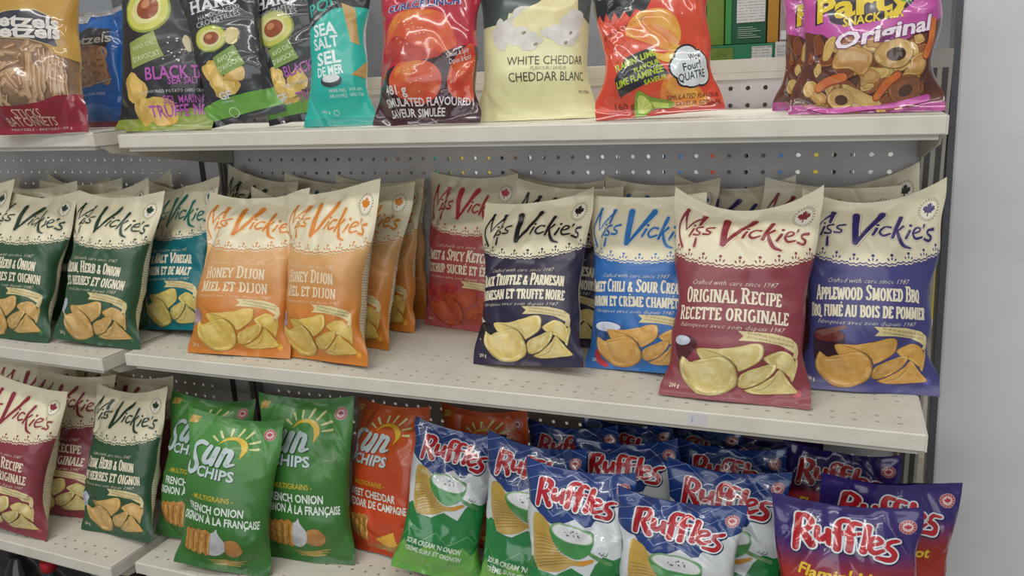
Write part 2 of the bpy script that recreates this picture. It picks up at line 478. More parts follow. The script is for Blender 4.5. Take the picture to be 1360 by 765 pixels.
def sheet_grid(w, h, D, Db, seed, crk=1., sag=.006, tilt=.0, bend=.0, wave=.003, fill=.5, foot=.0, slump=.0):
    """front and back films of a filled pillow bag; returns two (NU+1,NV+1,3) grids. Local: X right, -Y front, Z up."""
    rg = np.random.RandomState(seed)
    sag = sag * 1.6 + .003
    s = np.linspace(-1, 1, NU + 1)[:, None]; v = np.linspace(0, 1, NV + 1)[None, :]
    sv = SEAL / NV
    a = np.clip((v - sv * .8) / .24, 0, 1); t = np.clip((1 - sv * .9 - v) / fill, 0, 1)
    f = np.sin(a * math.pi / 2) ** .85 * np.sin(t * math.pi / 2) ** .9
    Dm = (D + Db) / 2
    ah = w / 2 * (1 - 1.35 * (Dm / (w / 2)) ** 2 * f ** 2)
    mm = .85 * f ** 1.8
    x = ah * ((1 - mm) * s + mm * np.sin(s * math.pi / 2))
    x = x * np.ones_like(v)
    end = sstep(v, .72, 1) ** 1.3
    bot = 1 - sstep(v, 0, .12)
    z = h * (v - slump * np.sin(math.pi * np.clip((v - .2) / .8, 0, 1))) + end * (tilt * s - sag * (1 - s * s)) + 0 * s
    # the loose top flap leans, the seals wave
    ph = rg.uniform(0, 6.28, 6)
    yc = bend * end ** 2 + wave * end * np.sin(2.6 * s + ph[0]) + wave * .6 * bot * np.sin(3.1 * s + ph[1]) - foot * bot * bot
    edge = 1 - np.abs(s) ** 8
    # the side folds wander in and out
    side = s ** 3 * np.abs(s)
    ww = sum(rg.uniform(.3, 1) * np.sin(2 * math.pi * rg.uniform(.8, 3.6) * v + rg.uniform(0, 6.28)) for _ in range(3))
    w2 = sum(rg.uniform(.3, 1) * np.sin(2 * math.pi * rg.uniform(.8, 3.6) * v + rg.uniform(0, 6.28)) for _ in range(3))
    x = x + side * np.where(s > 0, ww, w2) * .0016 * crk * sstep(v, .02, .15) * (1 - sstep(v, .85, .98))
    def crease(side):
        d = np.zeros((NU + 1, NV + 1))
        X = s * w / 2; Z = v * h
        X = X + 0 * Z; Z = Z + 0 * X
        def one(cx, cz, ang, L, wd, am, bendk=6, pw=1.15):
            ca, sa = math.cos(ang), math.sin(ang)
            p = (X - cx) * ca + (Z - cz) * sa; q = -(X - cx) * sa + (Z - cz) * ca
            q = q + bendk * rg.uniform(-1, 1) * p * p
            return am * np.exp(-(p / L) ** 2) * np.exp(-np.abs(q / wd) ** pw)
        for _ in range(int(24 * crk)):
            top = rg.rand() < .5
            if rg.rand() < .72:
                cz = h * (rg.uniform(.62, .95) if top else rg.uniform(.04, .27)); cx = rg.uniform(-.48, .48) * w
                ang = math.pi / 2 + rg.uniform(-.6, .6) + (cx / w) * (1.7 if top else -1.7)
            else:
                cz = h * rg.uniform(.2, .8); cx = rg.choice([-1, 1]) * rg.uniform(.28, .46) * w; ang = rg.uniform(-.7, .7)
            d += one(cx, cz, ang, rg.uniform(.014, .042), rg.uniform(.0032, .007), rg.uniform(.4, 1) * .0032 * rg.choice([-1, 1]) * (.7 + .3 * crk))
        # broad dents
        for _ in range(int(7 * crk)):
            d += one(rg.uniform(-.4, .4) * w, h * rg.uniform(.12, .9), rg.uniform(0, 3.14), rg.uniform(.03, .07), rg.uniform(.010, .020), rg.uniform(.5, 1) * .0048 * rg.choice([-1, -1, 1]), 3, 1.6)
        # folds running down from the top corners and up from the bottom ones
        for sx in (-1, 1):
            if rg.rand() < .85: d += one(sx * w * rg.uniform(.27, .36), h * rg.uniform(.80, .88), math.pi / 2 + sx * rg.uniform(.25, .6), rg.uniform(.03, .06), rg.uniform(.004, .007), -rg.uniform(.004, .0065) * (.7 + .3 * crk), 4, 1.3)
            if rg.rand() < .7: d += one(sx * w * rg.uniform(.3, .38), h * rg.uniform(.09, .15), math.pi / 2 - sx * rg.uniform(.4, .8), rg.uniform(.02, .04), rg.uniform(.004, .006), -rg.uniform(.0025, .004), 4, 1.3)
        for _ in range(5):
            kx, kz = rg.uniform(12, 34), rg.uniform(8, 26)
            d += .0010 * crk * np.sin(kx * X * 1.6 + kz * Z + rg.uniform(0, 6.28)) * np.sin(kz * Z * 1.3 - kx * X * .5 + rg.uniform(0, 6.28))
        # gathered pleats running into the seals
        k = rg.uniform(50, 80)
        d += .0017 * crk * np.sin(k * X + ph[2] + 1.8 * np.sin(36 * X)) * (sstep(v, .80, .95) * (1 - sstep(v, .955, .985)) + (1 - sstep(v, .07, .2)) * sstep(v, .03, .05))
        return d * edge
    prof = np.clip(np.cos(s * math.pi / 2), 0, 1) ** .62
    gap = .0006
    yf = yc - D * f * prof - gap * edge - np.minimum(crease(0), .004)
    yb = yc + Db * f * prof + gap * edge + crease(1) * .7
    yb = np.maximum(yb, yf + gap * edge)
    # crimp ribs in the seals
    F = np.stack([x, yf, z + 0 * x], -1); B = np.stack([x, yb, z + 0 * x], -1)
    return F, B
def grid_normals(P, flip):
    a = np.gradient(P, axis=0); b = np.gradient(P, axis=1)
    n = np.cross(a, b) * flip
    l = np.linalg.norm(n, axis=-1, keepdims=True); l[l == 0] = 1
    return n / l

def raw_mesh(name, verts, sizes, loops, mats, mi, normals, parent):
    me = bpy.data.meshes.new(name)
    me.vertices.add(len(verts)); me.vertices.foreach_set('co', np.ascontiguousarray(verts, dtype=np.float32).ravel())
    me.loops.add(len(loops)); me.loops.foreach_set('vertex_index', np.asarray(loops, dtype=np.int32))
    me.polygons.add(len(sizes))
    st = np.concatenate([[0], np.cumsum(sizes)[:-1]]).astype(np.int32)
    me.polygons.foreach_set('loop_start', st)
    me.polygons.foreach_set('material_index', np.asarray(mi, dtype=np.int32))
    me.polygons.foreach_set('use_smooth', np.ones(len(sizes), dtype=bool))
    for m in mats: me.materials.append(m)
    me.update(calc_edges=True)
    me.normals_split_custom_set_from_vertices(normals.tolist())
    o = bpy.data.objects.new(name, me)
    COL.objects.link(o); o.parent = parent
    return o

def tri_rows(j0, j1, flip):
    i, j = np.meshgrid(np.arange(NU), np.arange(j0, j1), indexing='ij')
    i = i.ravel(); j = j.ravel()
    k = NV + 1
    a, b, c, d = i * k + j, (i + 1) * k + j, (i + 1) * k + j + 1, i * k + j + 1
    t = np.concatenate([np.stack([a, b, d], 1), np.stack([b, c, d], 1)])
    return t[:, ::-1] if flip else t

def compact(tris, V, Nn):
    u, inv = np.unique(tris.ravel(), return_inverse=True)
    return V[u], inv.ravel(), Nn[u]

LAYER = .00014
def bag(art, x, y, z, yaw, pit, rol, w, h, label, group=None, D=.03, Db=.024, seed=1, skip=(), only=None, name='chip_bag', cat='chip bag', **kw):
    F, B = sheet_grid(w, h, D, Db, seed, **kw)
    nF, nB = grid_normals(F, 1), grid_normals(B, -1)
    Rm = (Matrix.Rotation(math.radians(yaw), 3, 'Z') @ Matrix.Rotation(-math.radians(pit), 3, 'X') @ Matrix.Rotation(math.radians(rol), 3, 'Y'))
    allp = np.concatenate([F.reshape(-1, 3), B.reshape(-1, 3)])
    low = (allp @ np.array(Rm).T)[:, 2].min()
    root = empty(name, (x, y, z - low + .0004), Rm.to_euler())
    tag(root, label, cat, group)
    Ff, Bf, nf, nb = F.reshape(-1, 3), B.reshape(-1, 3), nF.reshape(-1, 3), nB.reshape(-1, 3)
    off = len(Ff)
    V = np.concatenate([Ff, Bf]); Nn = np.concatenate([nf, nb])
    for nm, j0, j1, mf, mb_ in (('pouch', SEAL, NV - SEAL, art.body, art.back), ('bottom_seal', 0, SEAL, art.bottom or art.body, art.bottomback or art.back), ('top_seal', NV - SEAL, NV, art.top or art.body, art.topback or art.back)):
        tf = tri_rows(j0, j1, False); tb = tri_rows(j0, j1, True) + off
        T = np.concatenate([tf, tb])
        mi = np.concatenate([np.zeros(len(tf), int), np.ones(len(tb), int)])
        v_, l_, n_ = compact(T, V, Nn)
        raw_mesh(nm, v_, np.full(len(T), 3), l_, [mf, mb_], mi, n_, root)
    for part, mats, idx, wts, lay, sizes, mi in art.data:
        if part in skip or (only and part not in only): continue
        P = (Ff[idx] * wts[..., None]).sum(1); Q = (nf[idx] * wts[..., None]).sum(1)
        Q /= np.linalg.norm(Q, axis=1, keepdims=True)
        P = P + Q * (lay[:, None] * LAYER)
        o = raw_mesh(part.split('#')[0], P, sizes, np.arange(len(P)), mats, mi, Q, root)
        if part in art.labels: o['label'] = art.labels[part]
    return root

# ------------------------------------------------------------------ slab-serif capitals
def _arc(cx, cy, rx, ry, a0, a1, n=8):
    return [(cx + rx * math.cos(math.radians(a0 + (a1 - a0) * i / n)), cy + ry * math.sin(math.radians(a0 + (a1 - a0) * i / n))) for i in range(n + 1)]
# letter -> (width, [strokes], [serif feet (x, y)])
SL = {
 'A': (.62, [[(.04, 0), (.29, 1)], [(.56, 0), (.31, 1)], [(.14, .33), (.46, .33)]], [(.06, 0), (.54, 0)]),
 'B': (.56, [[(.14, 0), (.14, 1)], [(.14, .95), (.3, .95)] + _arc(.3, .74, .15, .21, 90, -90)[1:] + [(.14, .53)], [(.14, .53), (.32, .53)] + _arc(.32, .29, .18, .24, 90, -90)[1:] + [(.14, .05)]], [(.1, 0), (.1, 1)]),
 'C': (.54, [_arc(.3, .5, .21, .46, 45, 315, 14)], []),
 'D': (.58, [[(.14, 0), (.14, 1)], [(.14, .95), (.24, .95)] + _arc(.24, .5, .26, .45, 90, -90, 12)[1:] + [(.14, .05)]], [(.1, 0), (.1, 1)]),
 'E': (.5, [[(.14, 0), (.14, 1)], [(.14, .94), (.46, .94)], [(.14, .52), (.38, .52)], [(.14, .06), (.46, .06)], [(.44, .94), (.44, .75)], [(.44, .06), (.44, .25)]], [(.1, 0), (.1, 1)]),
 'F': (.48, [[(.14, 0), (.14, 1)], [(.14, .94), (.46, .94)], [(.14, .52), (.38, .52)], [(.44, .94), (.44, .75)]], [(.14, 0), (.1, 1)]),
 'G': (.58, [_arc(.3, .5, .21, .46, 45, 330, 14), [(.5, .1), (.5, .45)], [(.36, .45), (.56, .45)]], []),
 'H': (.64, [[(.14, 0), (.14, 1)], [(.5, 0), (.5, 1)], [(.14, .5), (.5, .5)]], [(.14, 0), (.14, 1), (.5, 0), (.5, 1)]),
 'I': (.3, [[(.15, 0), (.15, 1)]], [(.15, 0), (.15, 1)]),
 'J': (.42, [[(.28, 1), (.28, .2), (.2, .05), (.06, .1)]], [(.28, 1)]),
 'K': (.62, [[(.14, 0), (.14, 1)], [(.18, .45), (.5, 1)], [(.26, .55), (.54, 0)]], [(.14, 0), (.14, 1), (.5, 1), (.54, 0)]),
 'L': (.48, [[(.14, 0), (.14, 1)], [(.14, .06), (.46, .06)], [(.44, .06), (.44, .3)]], [(.1, 0), (.14, 1)]),
 'M': (.74, [[(.12, 0), (.14, 1)], [(.14, 1), (.36, .1)], [(.36, .1), (.6, 1)], [(.6, 1), (.62, 0)]], [(.12, 0), (.62, 0), (.1, 1), (.64, 1)]),
 'N': (.64, [[(.12, 0), (.12, 1)], [(.12, 1), (.52, 0)], [(.52, 0), (.52, 1)]], [(.12, 0), (.08, 1), (.52, 1)]),
 'O': (.58, [_arc(.29, .5, .2, .46, 0, 360, 18)], []),
 'P': (.52, [[(.14, 0), (.14, 1)], [(.14, .95), (.28, .95)] + _arc(.28, .7, .18, .25, 90, -90)[1:] + [(.14, .45)]], [(.14, 0), (.1, 1)]),
 'Q': (.6, [_arc(.29, .5, .2, .46, 0, 360, 18), [(.32, .22), (.54, -.06)]], []),
 'R': (.6, [[(.14, 0), (.14, 1)], [(.14, .95), (.28, .95)] + _arc(.28, .73, .17, .22, 90, -90)[1:] + [(.14, .51)], [(.3, .5), (.5, 0)]], [(.14, 0), (.1, 1), (.52, 0)]),
 'S': (.5, [[(.42, .76), (.36, .93), (.24, .96), (.11, .86), (.12, .68), (.25, .54), (.39, .4), (.41, .18), (.28, .04), (.14, .07), (.08, .25)]], []),
 'T': (.54, [[(.27, 0), (.27, 1)], [(.03, .94), (.51, .94)], [(.05, .94), (.05, .74)], [(.49, .94), (.49, .74)]], [(.27, 0)]),
 'U': (.62, [[(.13, 1), (.13, .25), (.2, .07), (.31, .03), (.42, .07), (.49, .25), (.49, 1)]], [(.13, 1), (.49, 1)]),
 'V': (.6, [[(.05, 1), (.29, 0)], [(.55, 1), (.31, 0)]], [(.07, 1), (.53, 1)]),
 'W': (.84, [[(.05, 1), (.23, 0)], [(.25, 0), (.42, .9)], [(.42, .9), (.6, 0)], [(.62, 0), (.79, 1)]], [(.07, 1), (.77, 1)]),
 'X': (.6, [[(.08, 0), (.5, 1)], [(.1, 1), (.52, 0)]], [(.08, 0), (.52, 0), (.1, 1), (.5, 1)]),
 'Y': (.58, [[(.05, 1), (.29, .45)], [(.53, 1), (.29, .45)], [(.29, .45), (.29, 0)]], [(.07, 1), (.51, 1), (.29, 0)]),
 'Z': (.5, [[(.06, .94), (.44, .94)], [(.42, .94), (.08, .06)], [(.06, .06), (.45, .06)]], []),
 '&': (.62, [[(.56, 0), (.2, .7), (.22, .92), (.34, .92), (.36, .74), (.14, .42), (.1, .2), (.2, .04), (.36, .06), (.52, .4)]], []),
 "'": (.2, [[(.1, 1), (.1, .75)]], []), ',': (.2, [[(.1, .08), (.06, -.12)]], []), ' ': (.26, [], []),
}
def slab(art, part, txt, x, y, h, w, m, layer=2, big=1.22, wt=.135, arc=0, once=False):
    """condensed slab-serif line, first letters of words taller ('big'); centred on x, vertical middle y"""
    acc = {'É': 'E', 'È': 'E', 'Ê': 'E'}
    lay = []; cx = 0; first = True
    for ch in txt:
        k = big if first and ch.isalpha() else 1.
        c = acc.get(ch, ch)
        wd = SL[c][0] * k
        lay.append((ch, c, cx, k)); cx += wd + .03
        first = (ch == ' ') and not once
    kx = w / cx
    for ch, c, ox, k in lay:
        def T(p):
            X = (ox + p[0] * k) * kx - w / 2; Y = (p[1] * k - .5) * h
            return (x + X, y + Y - arc * (X / (w / 2)) ** 2)
        for st in SL[c][1]:
            art.stroke(part, [T(p) for p in st], wt * h * (.8 + .2 * k), m, layer, smooth=False, cap=False)
        for sx, sy in SL[c][2]:
            hw = .125; t = .1
            yy = sy if sy == 0 else 1 - t
            art.add(part, [T((sx - hw, yy)), T((sx + hw, yy)), T((sx + hw, yy + t)), T((sx - hw, yy + t))], m, layer)
        if ch in 'ÉÈÊ':
            dx = {'É': .1, 'È': -.1, 'Ê': .06}[ch]
            art.stroke(part, [T((.28, 1.1)), T((.28 + dx, 1.24))], wt * h * .7, m, layer, smooth=False, cap=False)

# ------------------------------------------------------------------ bag designs
CREAM = mat('#e6dcbe', 'matte')
CREAMBACK = mat('#e2d8bb', 'matte', '#77705c', 'print')
INK = mat('#2a2823', 'matte')

MVLOGO = [  # hand-brushed wordmark: stroke points (px of a close view), widths
    ([(172, 192), (128, 285), (95, 380), (103, 470), (152, 556)], [28, 20, 17, 20, 26]),
    ([(166, 196), (160, 300), (164, 398)], [27, 20, 12]),
    ([(164, 402), (235, 295), (318, 198)], [10, 16, 27]),
    ([(303, 205), (292, 265), (280, 328)], [36, 28, 22]),
    ([(270, 482), (271, 548)], [20, 30]),
    ([(234, 385), (220, 425), (206, 462)], [22, 20, 20]),
    ([(308, 352), (268, 368), (262, 398), (294, 424), (284, 448), (240, 445)], [24, 18, 18, 20, 18, 22]),
    ([(402, 348), (352, 363), (345, 390), (378, 414), (370, 440), (322, 436)], [24, 18, 18, 20, 18, 22]),
    ([(488, 210), (485, 380), (490, 530)], [54, 46, 42]),
    ([(695, 210), (620, 330), (548, 450), (502, 528)], [54, 36, 28, 20]),
    ([(642, 392), (626, 430), (612, 460)], [24, 22, 22]),
    ([(742, 382), (702, 376), (662, 428), (682, 468), (735, 450)], [24, 18, 20, 22, 18]),
    ([(830, 278), (788, 385), (752, 482)], [32, 26, 24]),
    ([(836, 378), (796, 418), (782, 424)], [26, 18, 16]),
    ([(790, 425), (800, 490), (828, 548), (880, 570)], [22, 30, 30, 14]),
    ([(886, 424), (868, 458), (850, 490)], [24, 22, 22]),
    ([(905, 450), (962, 432), (975, 406), (942, 400), (910, 446), (925, 492), (985, 480)], [18, 18, 18, 18, 20, 22, 16]),
    ([(1014, 380), (1003, 402)], [20, 12]),
    ([(1095, 418), (1046, 425), (1040, 452), (1070, 478), (1050, 508), (1005, 496)], [26, 20, 20, 24, 22, 22]),
]
MVDOTS = [(233, 341, 11), (652, 348, 13), (898, 372, 13)]

def miss(body, letter, line1, line2, chip1, chip2, small='#e9dfc4', extra='bowl', body2=None, w1=None, w2=None, h1=17, h2=17, fin='matte'):
    a = Art(190, 275)
    a.body = mat(body, fin) if not body2 else mat(body, fin, body2, 'grad', 60, .06, .17)
    a.back = CREAMBACK; a.top = CREAM; a.topback = CREAM; a.bottom = mat(body, fin); a.bottomback = mat(body, fin)
    bm = a.body
    lx = lambda X: (X - 612) * .166
    ly = lambda Y: 256.5 - (Y - 190) * .155
    edge = lambda x: 176 + 19 * (x / 95) ** 2
    # cream yoke with a scalloped lace hem
    n = 132
    hem = []
    for i in range(n + 1):
        x = -95.5 + 191 * i / n
        hem.append((x, edge(x) - 2.2 * abs(math.sin(math.pi * x / 7.0)) - .8 * math.cos(2 * math.pi * x / 21)))
    for i in range(n):
        (xa, ya), (xb, yb) = hem[i], hem[i + 1]
        a.add('cream_yoke', [(xa, ya), (xb, yb), (xb, 276), (xa, 276)], CREAM, 1)
    dk = mat(letter, fin)
    bd = mat(body, fin)
    for i in range(n):
        (xa, ya), (xb, yb) = hem[i], hem[i + 1]
        a.add('lace_trim', [(xa, ya + 1.5), (xb, yb + 1.5), (xb, yb + 3.3), (xa, ya + 3.3)], bd, 2)
    for k in range(-4, 5):
        x = k * 21
        y = edge(x)
        a.ellipse('lace_trim', x, y + 11.5, 1.9, 1.9, dk, 2, n=10)
        for dx, r in ((-4.2, 30), (0, 0), (4.2, -30)):
            a.ellipse('lace_trim', x + dx, y + 6 + (1 if dx == 0 else 0), 1., 2.1, bd, 2, rot=r, n=8)
    # wordmark
    for pts, ws in MVLOGO:
        a.stroke('brand_lettering', [(lx(x), ly(y)) for x, y in pts], [w * (.185 if max(ws) > 31 else .16) for w in ws], dk, 2)
    halo = mat(mixc(letter, '#e6dcbe', .5), fin)
    for pts, ws in MVLOGO:
        for g, m_, l in ((1.75, halo, 1.25), (1.2, CREAM, 1.5)):
            a.stroke('brand_lettering', [(lx(x) + .5, ly(y) - .5) for x, y in pts], [w * (.185 if max(ws) > 31 else .16) for w in ws], m_, l, grow=g * (1 if max(ws) > 31 else .75))
    for x, y, r in MVDOTS: a.ellipse('brand_lettering', lx(x), ly(y), r * .18, r * .18, dk, 2, n=12)
    # round maple-leaf badge
    bx, by = 73, 246
    for q in range(24):
        t = 2 * math.pi * q / 24
        a.ellipse('maple_leaf_badge', bx + 13.4 * math.cos(t), by + 13.4 * math.sin(t), .8, 1.35, mat('#8a8069', fin), 2, rot=math.degrees(t) - 90, n=6)
    a.ring('maple_leaf_badge', bx, by, 11.3, 11.8, mat('#a39a82', fin), 2)
    a.ellipse('maple_leaf_badge', bx, by, 11.2, 11.2, mat('#f0ead8', fin), 2)
    a.leaf('maple_leaf_badge', bx, by + .5, 9.6, dk, 3, rot=-14)
    # flavour text
    sm = mat(small, fin)
    cx = -6
    a.text('flavour_lettering', 'Crafted with care since 1987', cx + 1, 155.5, 6.2, sm, 2, w=92, shear=.35, res=1, bold=-.012)
    slab(a, 'flavour_lettering', line1, cx, 138, h1, (w1 or 100) * 1.05, sm, 2, arc=1.5)
    slab(a, 'flavour_lettering', line2, cx, 114, h2, (w2 or 124) * 1.05, sm, 2, big=1.16, arc=1.5, once=True)
    a.text('flavour_lettering', 'Fabriquées avec soin depuis 1987', cx, 97.5, 6.2, sm, 2, w=116, shear=.35, res=1, bold=-.012)
    # ribbon
    px = lambda X, Y: ((X - 308) * .2925, (700 - Y) * .2728)
    rb = mat('#d9c894', fin)
    a.poly('ribbon_banner', [px(*p) for p in ((318, 360), (440, 362), (520, 380), (562, 406), (576, 442), (566, 488), (550, 478), (536, 474), (546, 452), (470, 418), (400, 408), (322, 410), (338, 385))], rb, 2)
    for q, (t, yy) in enumerate((('NO ARTIFICIAL FLAVOURS OR COLOURS', 378), ('AUCUN ARÔME NI COLORANT ARTIFICIEL', 398))):
        X, Y = px(446, yy + 6)
        a.text('ribbon_banner', t, X, Y, 3.2, mat('#6b5a2e', fin), 3, w=56, rot=-9, res=1)
    # chips
    c = mat(chip1, fin, chip2, 'noise', 70)
    cl = mat(chip2, fin, '#efe0a8' if chip2 > '#d' else chip2, 'noise', 110)
    cd = mat(shade(chip1, .72), fin)
    if extra == 'bowl':
        a.poly('salt_bowl', [px(*p) for p in ((55, 440), (80, 405), (130, 400), (172, 425), (168, 460), (120, 520), (75, 520), (58, 480))], mat(shade(body, .62), fin), 2, 4)
        a.ellipse('salt_bowl', *px(100, 428), 13, 7, mat('#cfd6e2', fin, '#b5bfd2', 'noise', 200), 3)
    elif extra == 'jar':
        a.poly('sauce_jar', [px(*p) for p in ((55, 420), (90, 380), (190, 390), (215, 420), (205, 500), (160, 560), (80, 560), (60, 500))], mat('#3a2030', fin), 2, 4)
        a.ellipse('sauce_jar', *px(135, 420), 22, 9, mat('#5d2b2c', fin, '#7c3a30', 'noise', 150), 3)
        a.poly('sauce_jar', [px(*p) for p in ((70, 405), (210, 360), (222, 372), (120, 428))], mat('#7e5550', fin), 4)
    elif extra == 'cup':
        a.poly('cream_bowl', [px(*p) for p in ((70, 450), (75, 520), (110, 590), (190, 600), (240, 540), (255, 455), (160, 440))], mat('#22406f', fin, '#3a5c90', 'noise', 90), 2, 4)
        a.ellipse('cream_bowl', *px(163, 448), 28, 11, mat('#31548c', fin), 3)
        a.ellipse('cream_bowl', *px(163, 446), 23, 8.5, mat('#d5dbe6', fin, '#c3cbdb', 'noise', 150), 4)
        a.poly('red_chili', [px(*p) for p in ((60, 590), (45, 620), (62, 670), (110, 690), (120, 670), (85, 640), (80, 600))], mat('#b93140', fin), 3, 4)
    elif extra == 'truffle':
        a.poly('truffle_and_cheese', [px(*p) for p in ((40, 410), (150, 480), (130, 560), (40, 560))], mat('#d8d3c4', fin), 2)
        a.blob('truffle_and_cheese', *px(90, 510), 19, 17, mat('#15131a', fin, '#2c2a30', 'noise', 160), 3, seed=4)
    elif extra == 'herb':
        a.blob('garlic_bulb', *px(75, 470), 13, 15, mat('#b9bdc9', fin, '#9aa0b4', 'noise', 120), 2, seed=2)
    elif extra == 'onion':
        a.blob('onion_wedge', *px(75, 480), 15, 17, mat('#8a6a76', fin, '#b59ba0', 'noise', 120), 2, seed=3)
    elif extra == 'tomato':
        for q, (X, Y) in enumerate(((90, 450), (170, 470), (240, 440))):
            a.blob('tomatoes', *px(X, Y), 18, 14, mat('#9c2c30', fin, '#b8463c', 'noise', 90), 2, seed=q)
    chip = 'chips_picture'
    cdk = shade(chip1, .74)
    L_ = lambda pts: [((X - 362) * .2533, (697 - Y) * .2707) for X, Y in pts]
    under = mixc(chip1, cdk, .55)
    a.crisp(chip, L_(((480, 490), (500, 468), (535, 448), (562, 440), (612, 455), (645, 490), (642, 540), (622, 562), (590, 545), (556, 528), (520, 520))), 2, chip1, chip2, cdk, fin, (4, 4), 2)
    a.crisp(chip, L_(((645, 488), (660, 470), (666, 500), (652, 540), (638, 582), (620, 562), (632, 530))), 2.9, mixc(chip1, cdk, .3), chip2, cdk, fin, (0, 0), 2)
    a.crisp(chip, L_(((383, 605), (390, 572), (430, 545), (470, 528), (505, 512), (548, 508), (538, 545), (505, 585), (460, 616), (412, 632), (384, 624))), 3.8, mixc(chip1, under, .35), chip2, cdk, fin, (-3, 3), 2)
    a.crisp(chip, L_(((412, 640), (450, 625), (490, 600), (540, 560), (562, 528), (600, 560), (634, 592), (668, 620), (664, 632), (600, 640), (524, 649), (455, 652))), 4.7, chip1, chip2, cdk, fin, (5, 2), 2)
    a.stroke(chip, L_(((455, 640), (520, 612), (562, 540))), [.3, 1.0, .4], cd, 5.6)
    a.crisp(chip, L_(((204, 466), (228, 456), (300, 456), (380, 436), (420, 419), (455, 412), (478, 424), (481, 470), (470, 500), (440, 526), (386, 556), (376, 532), (346, 504), (310, 492), (270, 500), (240, 526), (216, 502))), 5.6, chip1, chip2, cdk, fin, (10, 4), 2)
    a.poly(chip, L_(((206, 467), (230, 458), (272, 470), (312, 488), (268, 500), (240, 522), (217, 500))), mat(mixc(chip1, chip2, .3), fin, chip1, 'noise', 95), 6.5, 2)
    a.stroke(chip, L_(((228, 460), (275, 472), (345, 500), (378, 540))), [.3, 1.1, .9, .4], cd, 6.7)
    a.crisp(chip, L_(((118, 507), (140, 516), (166, 531), (195, 521), (255, 506), (310, 491), (345, 504), (370, 535), (383, 585), (370, 626), (330, 656), (280, 676), (215, 681), (165, 666), (120, 626), (96, 590), (94, 553))), 7.4, chip1, chip2, cdk, fin, (-3, 5), 2)
    a.stroke(chip, L_(((120, 512), (150, 545), (205, 540), (300, 520))), [.4, 1.2, .8, .3], cl, 8.5)
    a.stroke(chip, L_(((110, 600), (160, 650), (225, 672), (300, 660))), [.3, 1.1, 1.1, .3], cd, 8.5)
    # small mark and net weight low down
    a.ellipse('recycling_mark', 78, 17, 5, 5, mat(shade(body, 1.5), fin), 2)
    a.ring('recycling_mark', 78, 17, 3, 3.7, mat(shade(body, .8), fin), 3, n=14)
    a.text('net_weight', '200 g', -76, 14, 5.5, sm, 2, w=13, res=1, bold=.01)
    a.freeze()
    return a

def shade(h, k):
    h = h.lstrip('#')
    v = [min(255, int(int(h[i:i + 2], 16) * k)) for i in (0, 2, 4)]
    return '#%02x%02x%02x' % tuple(v)

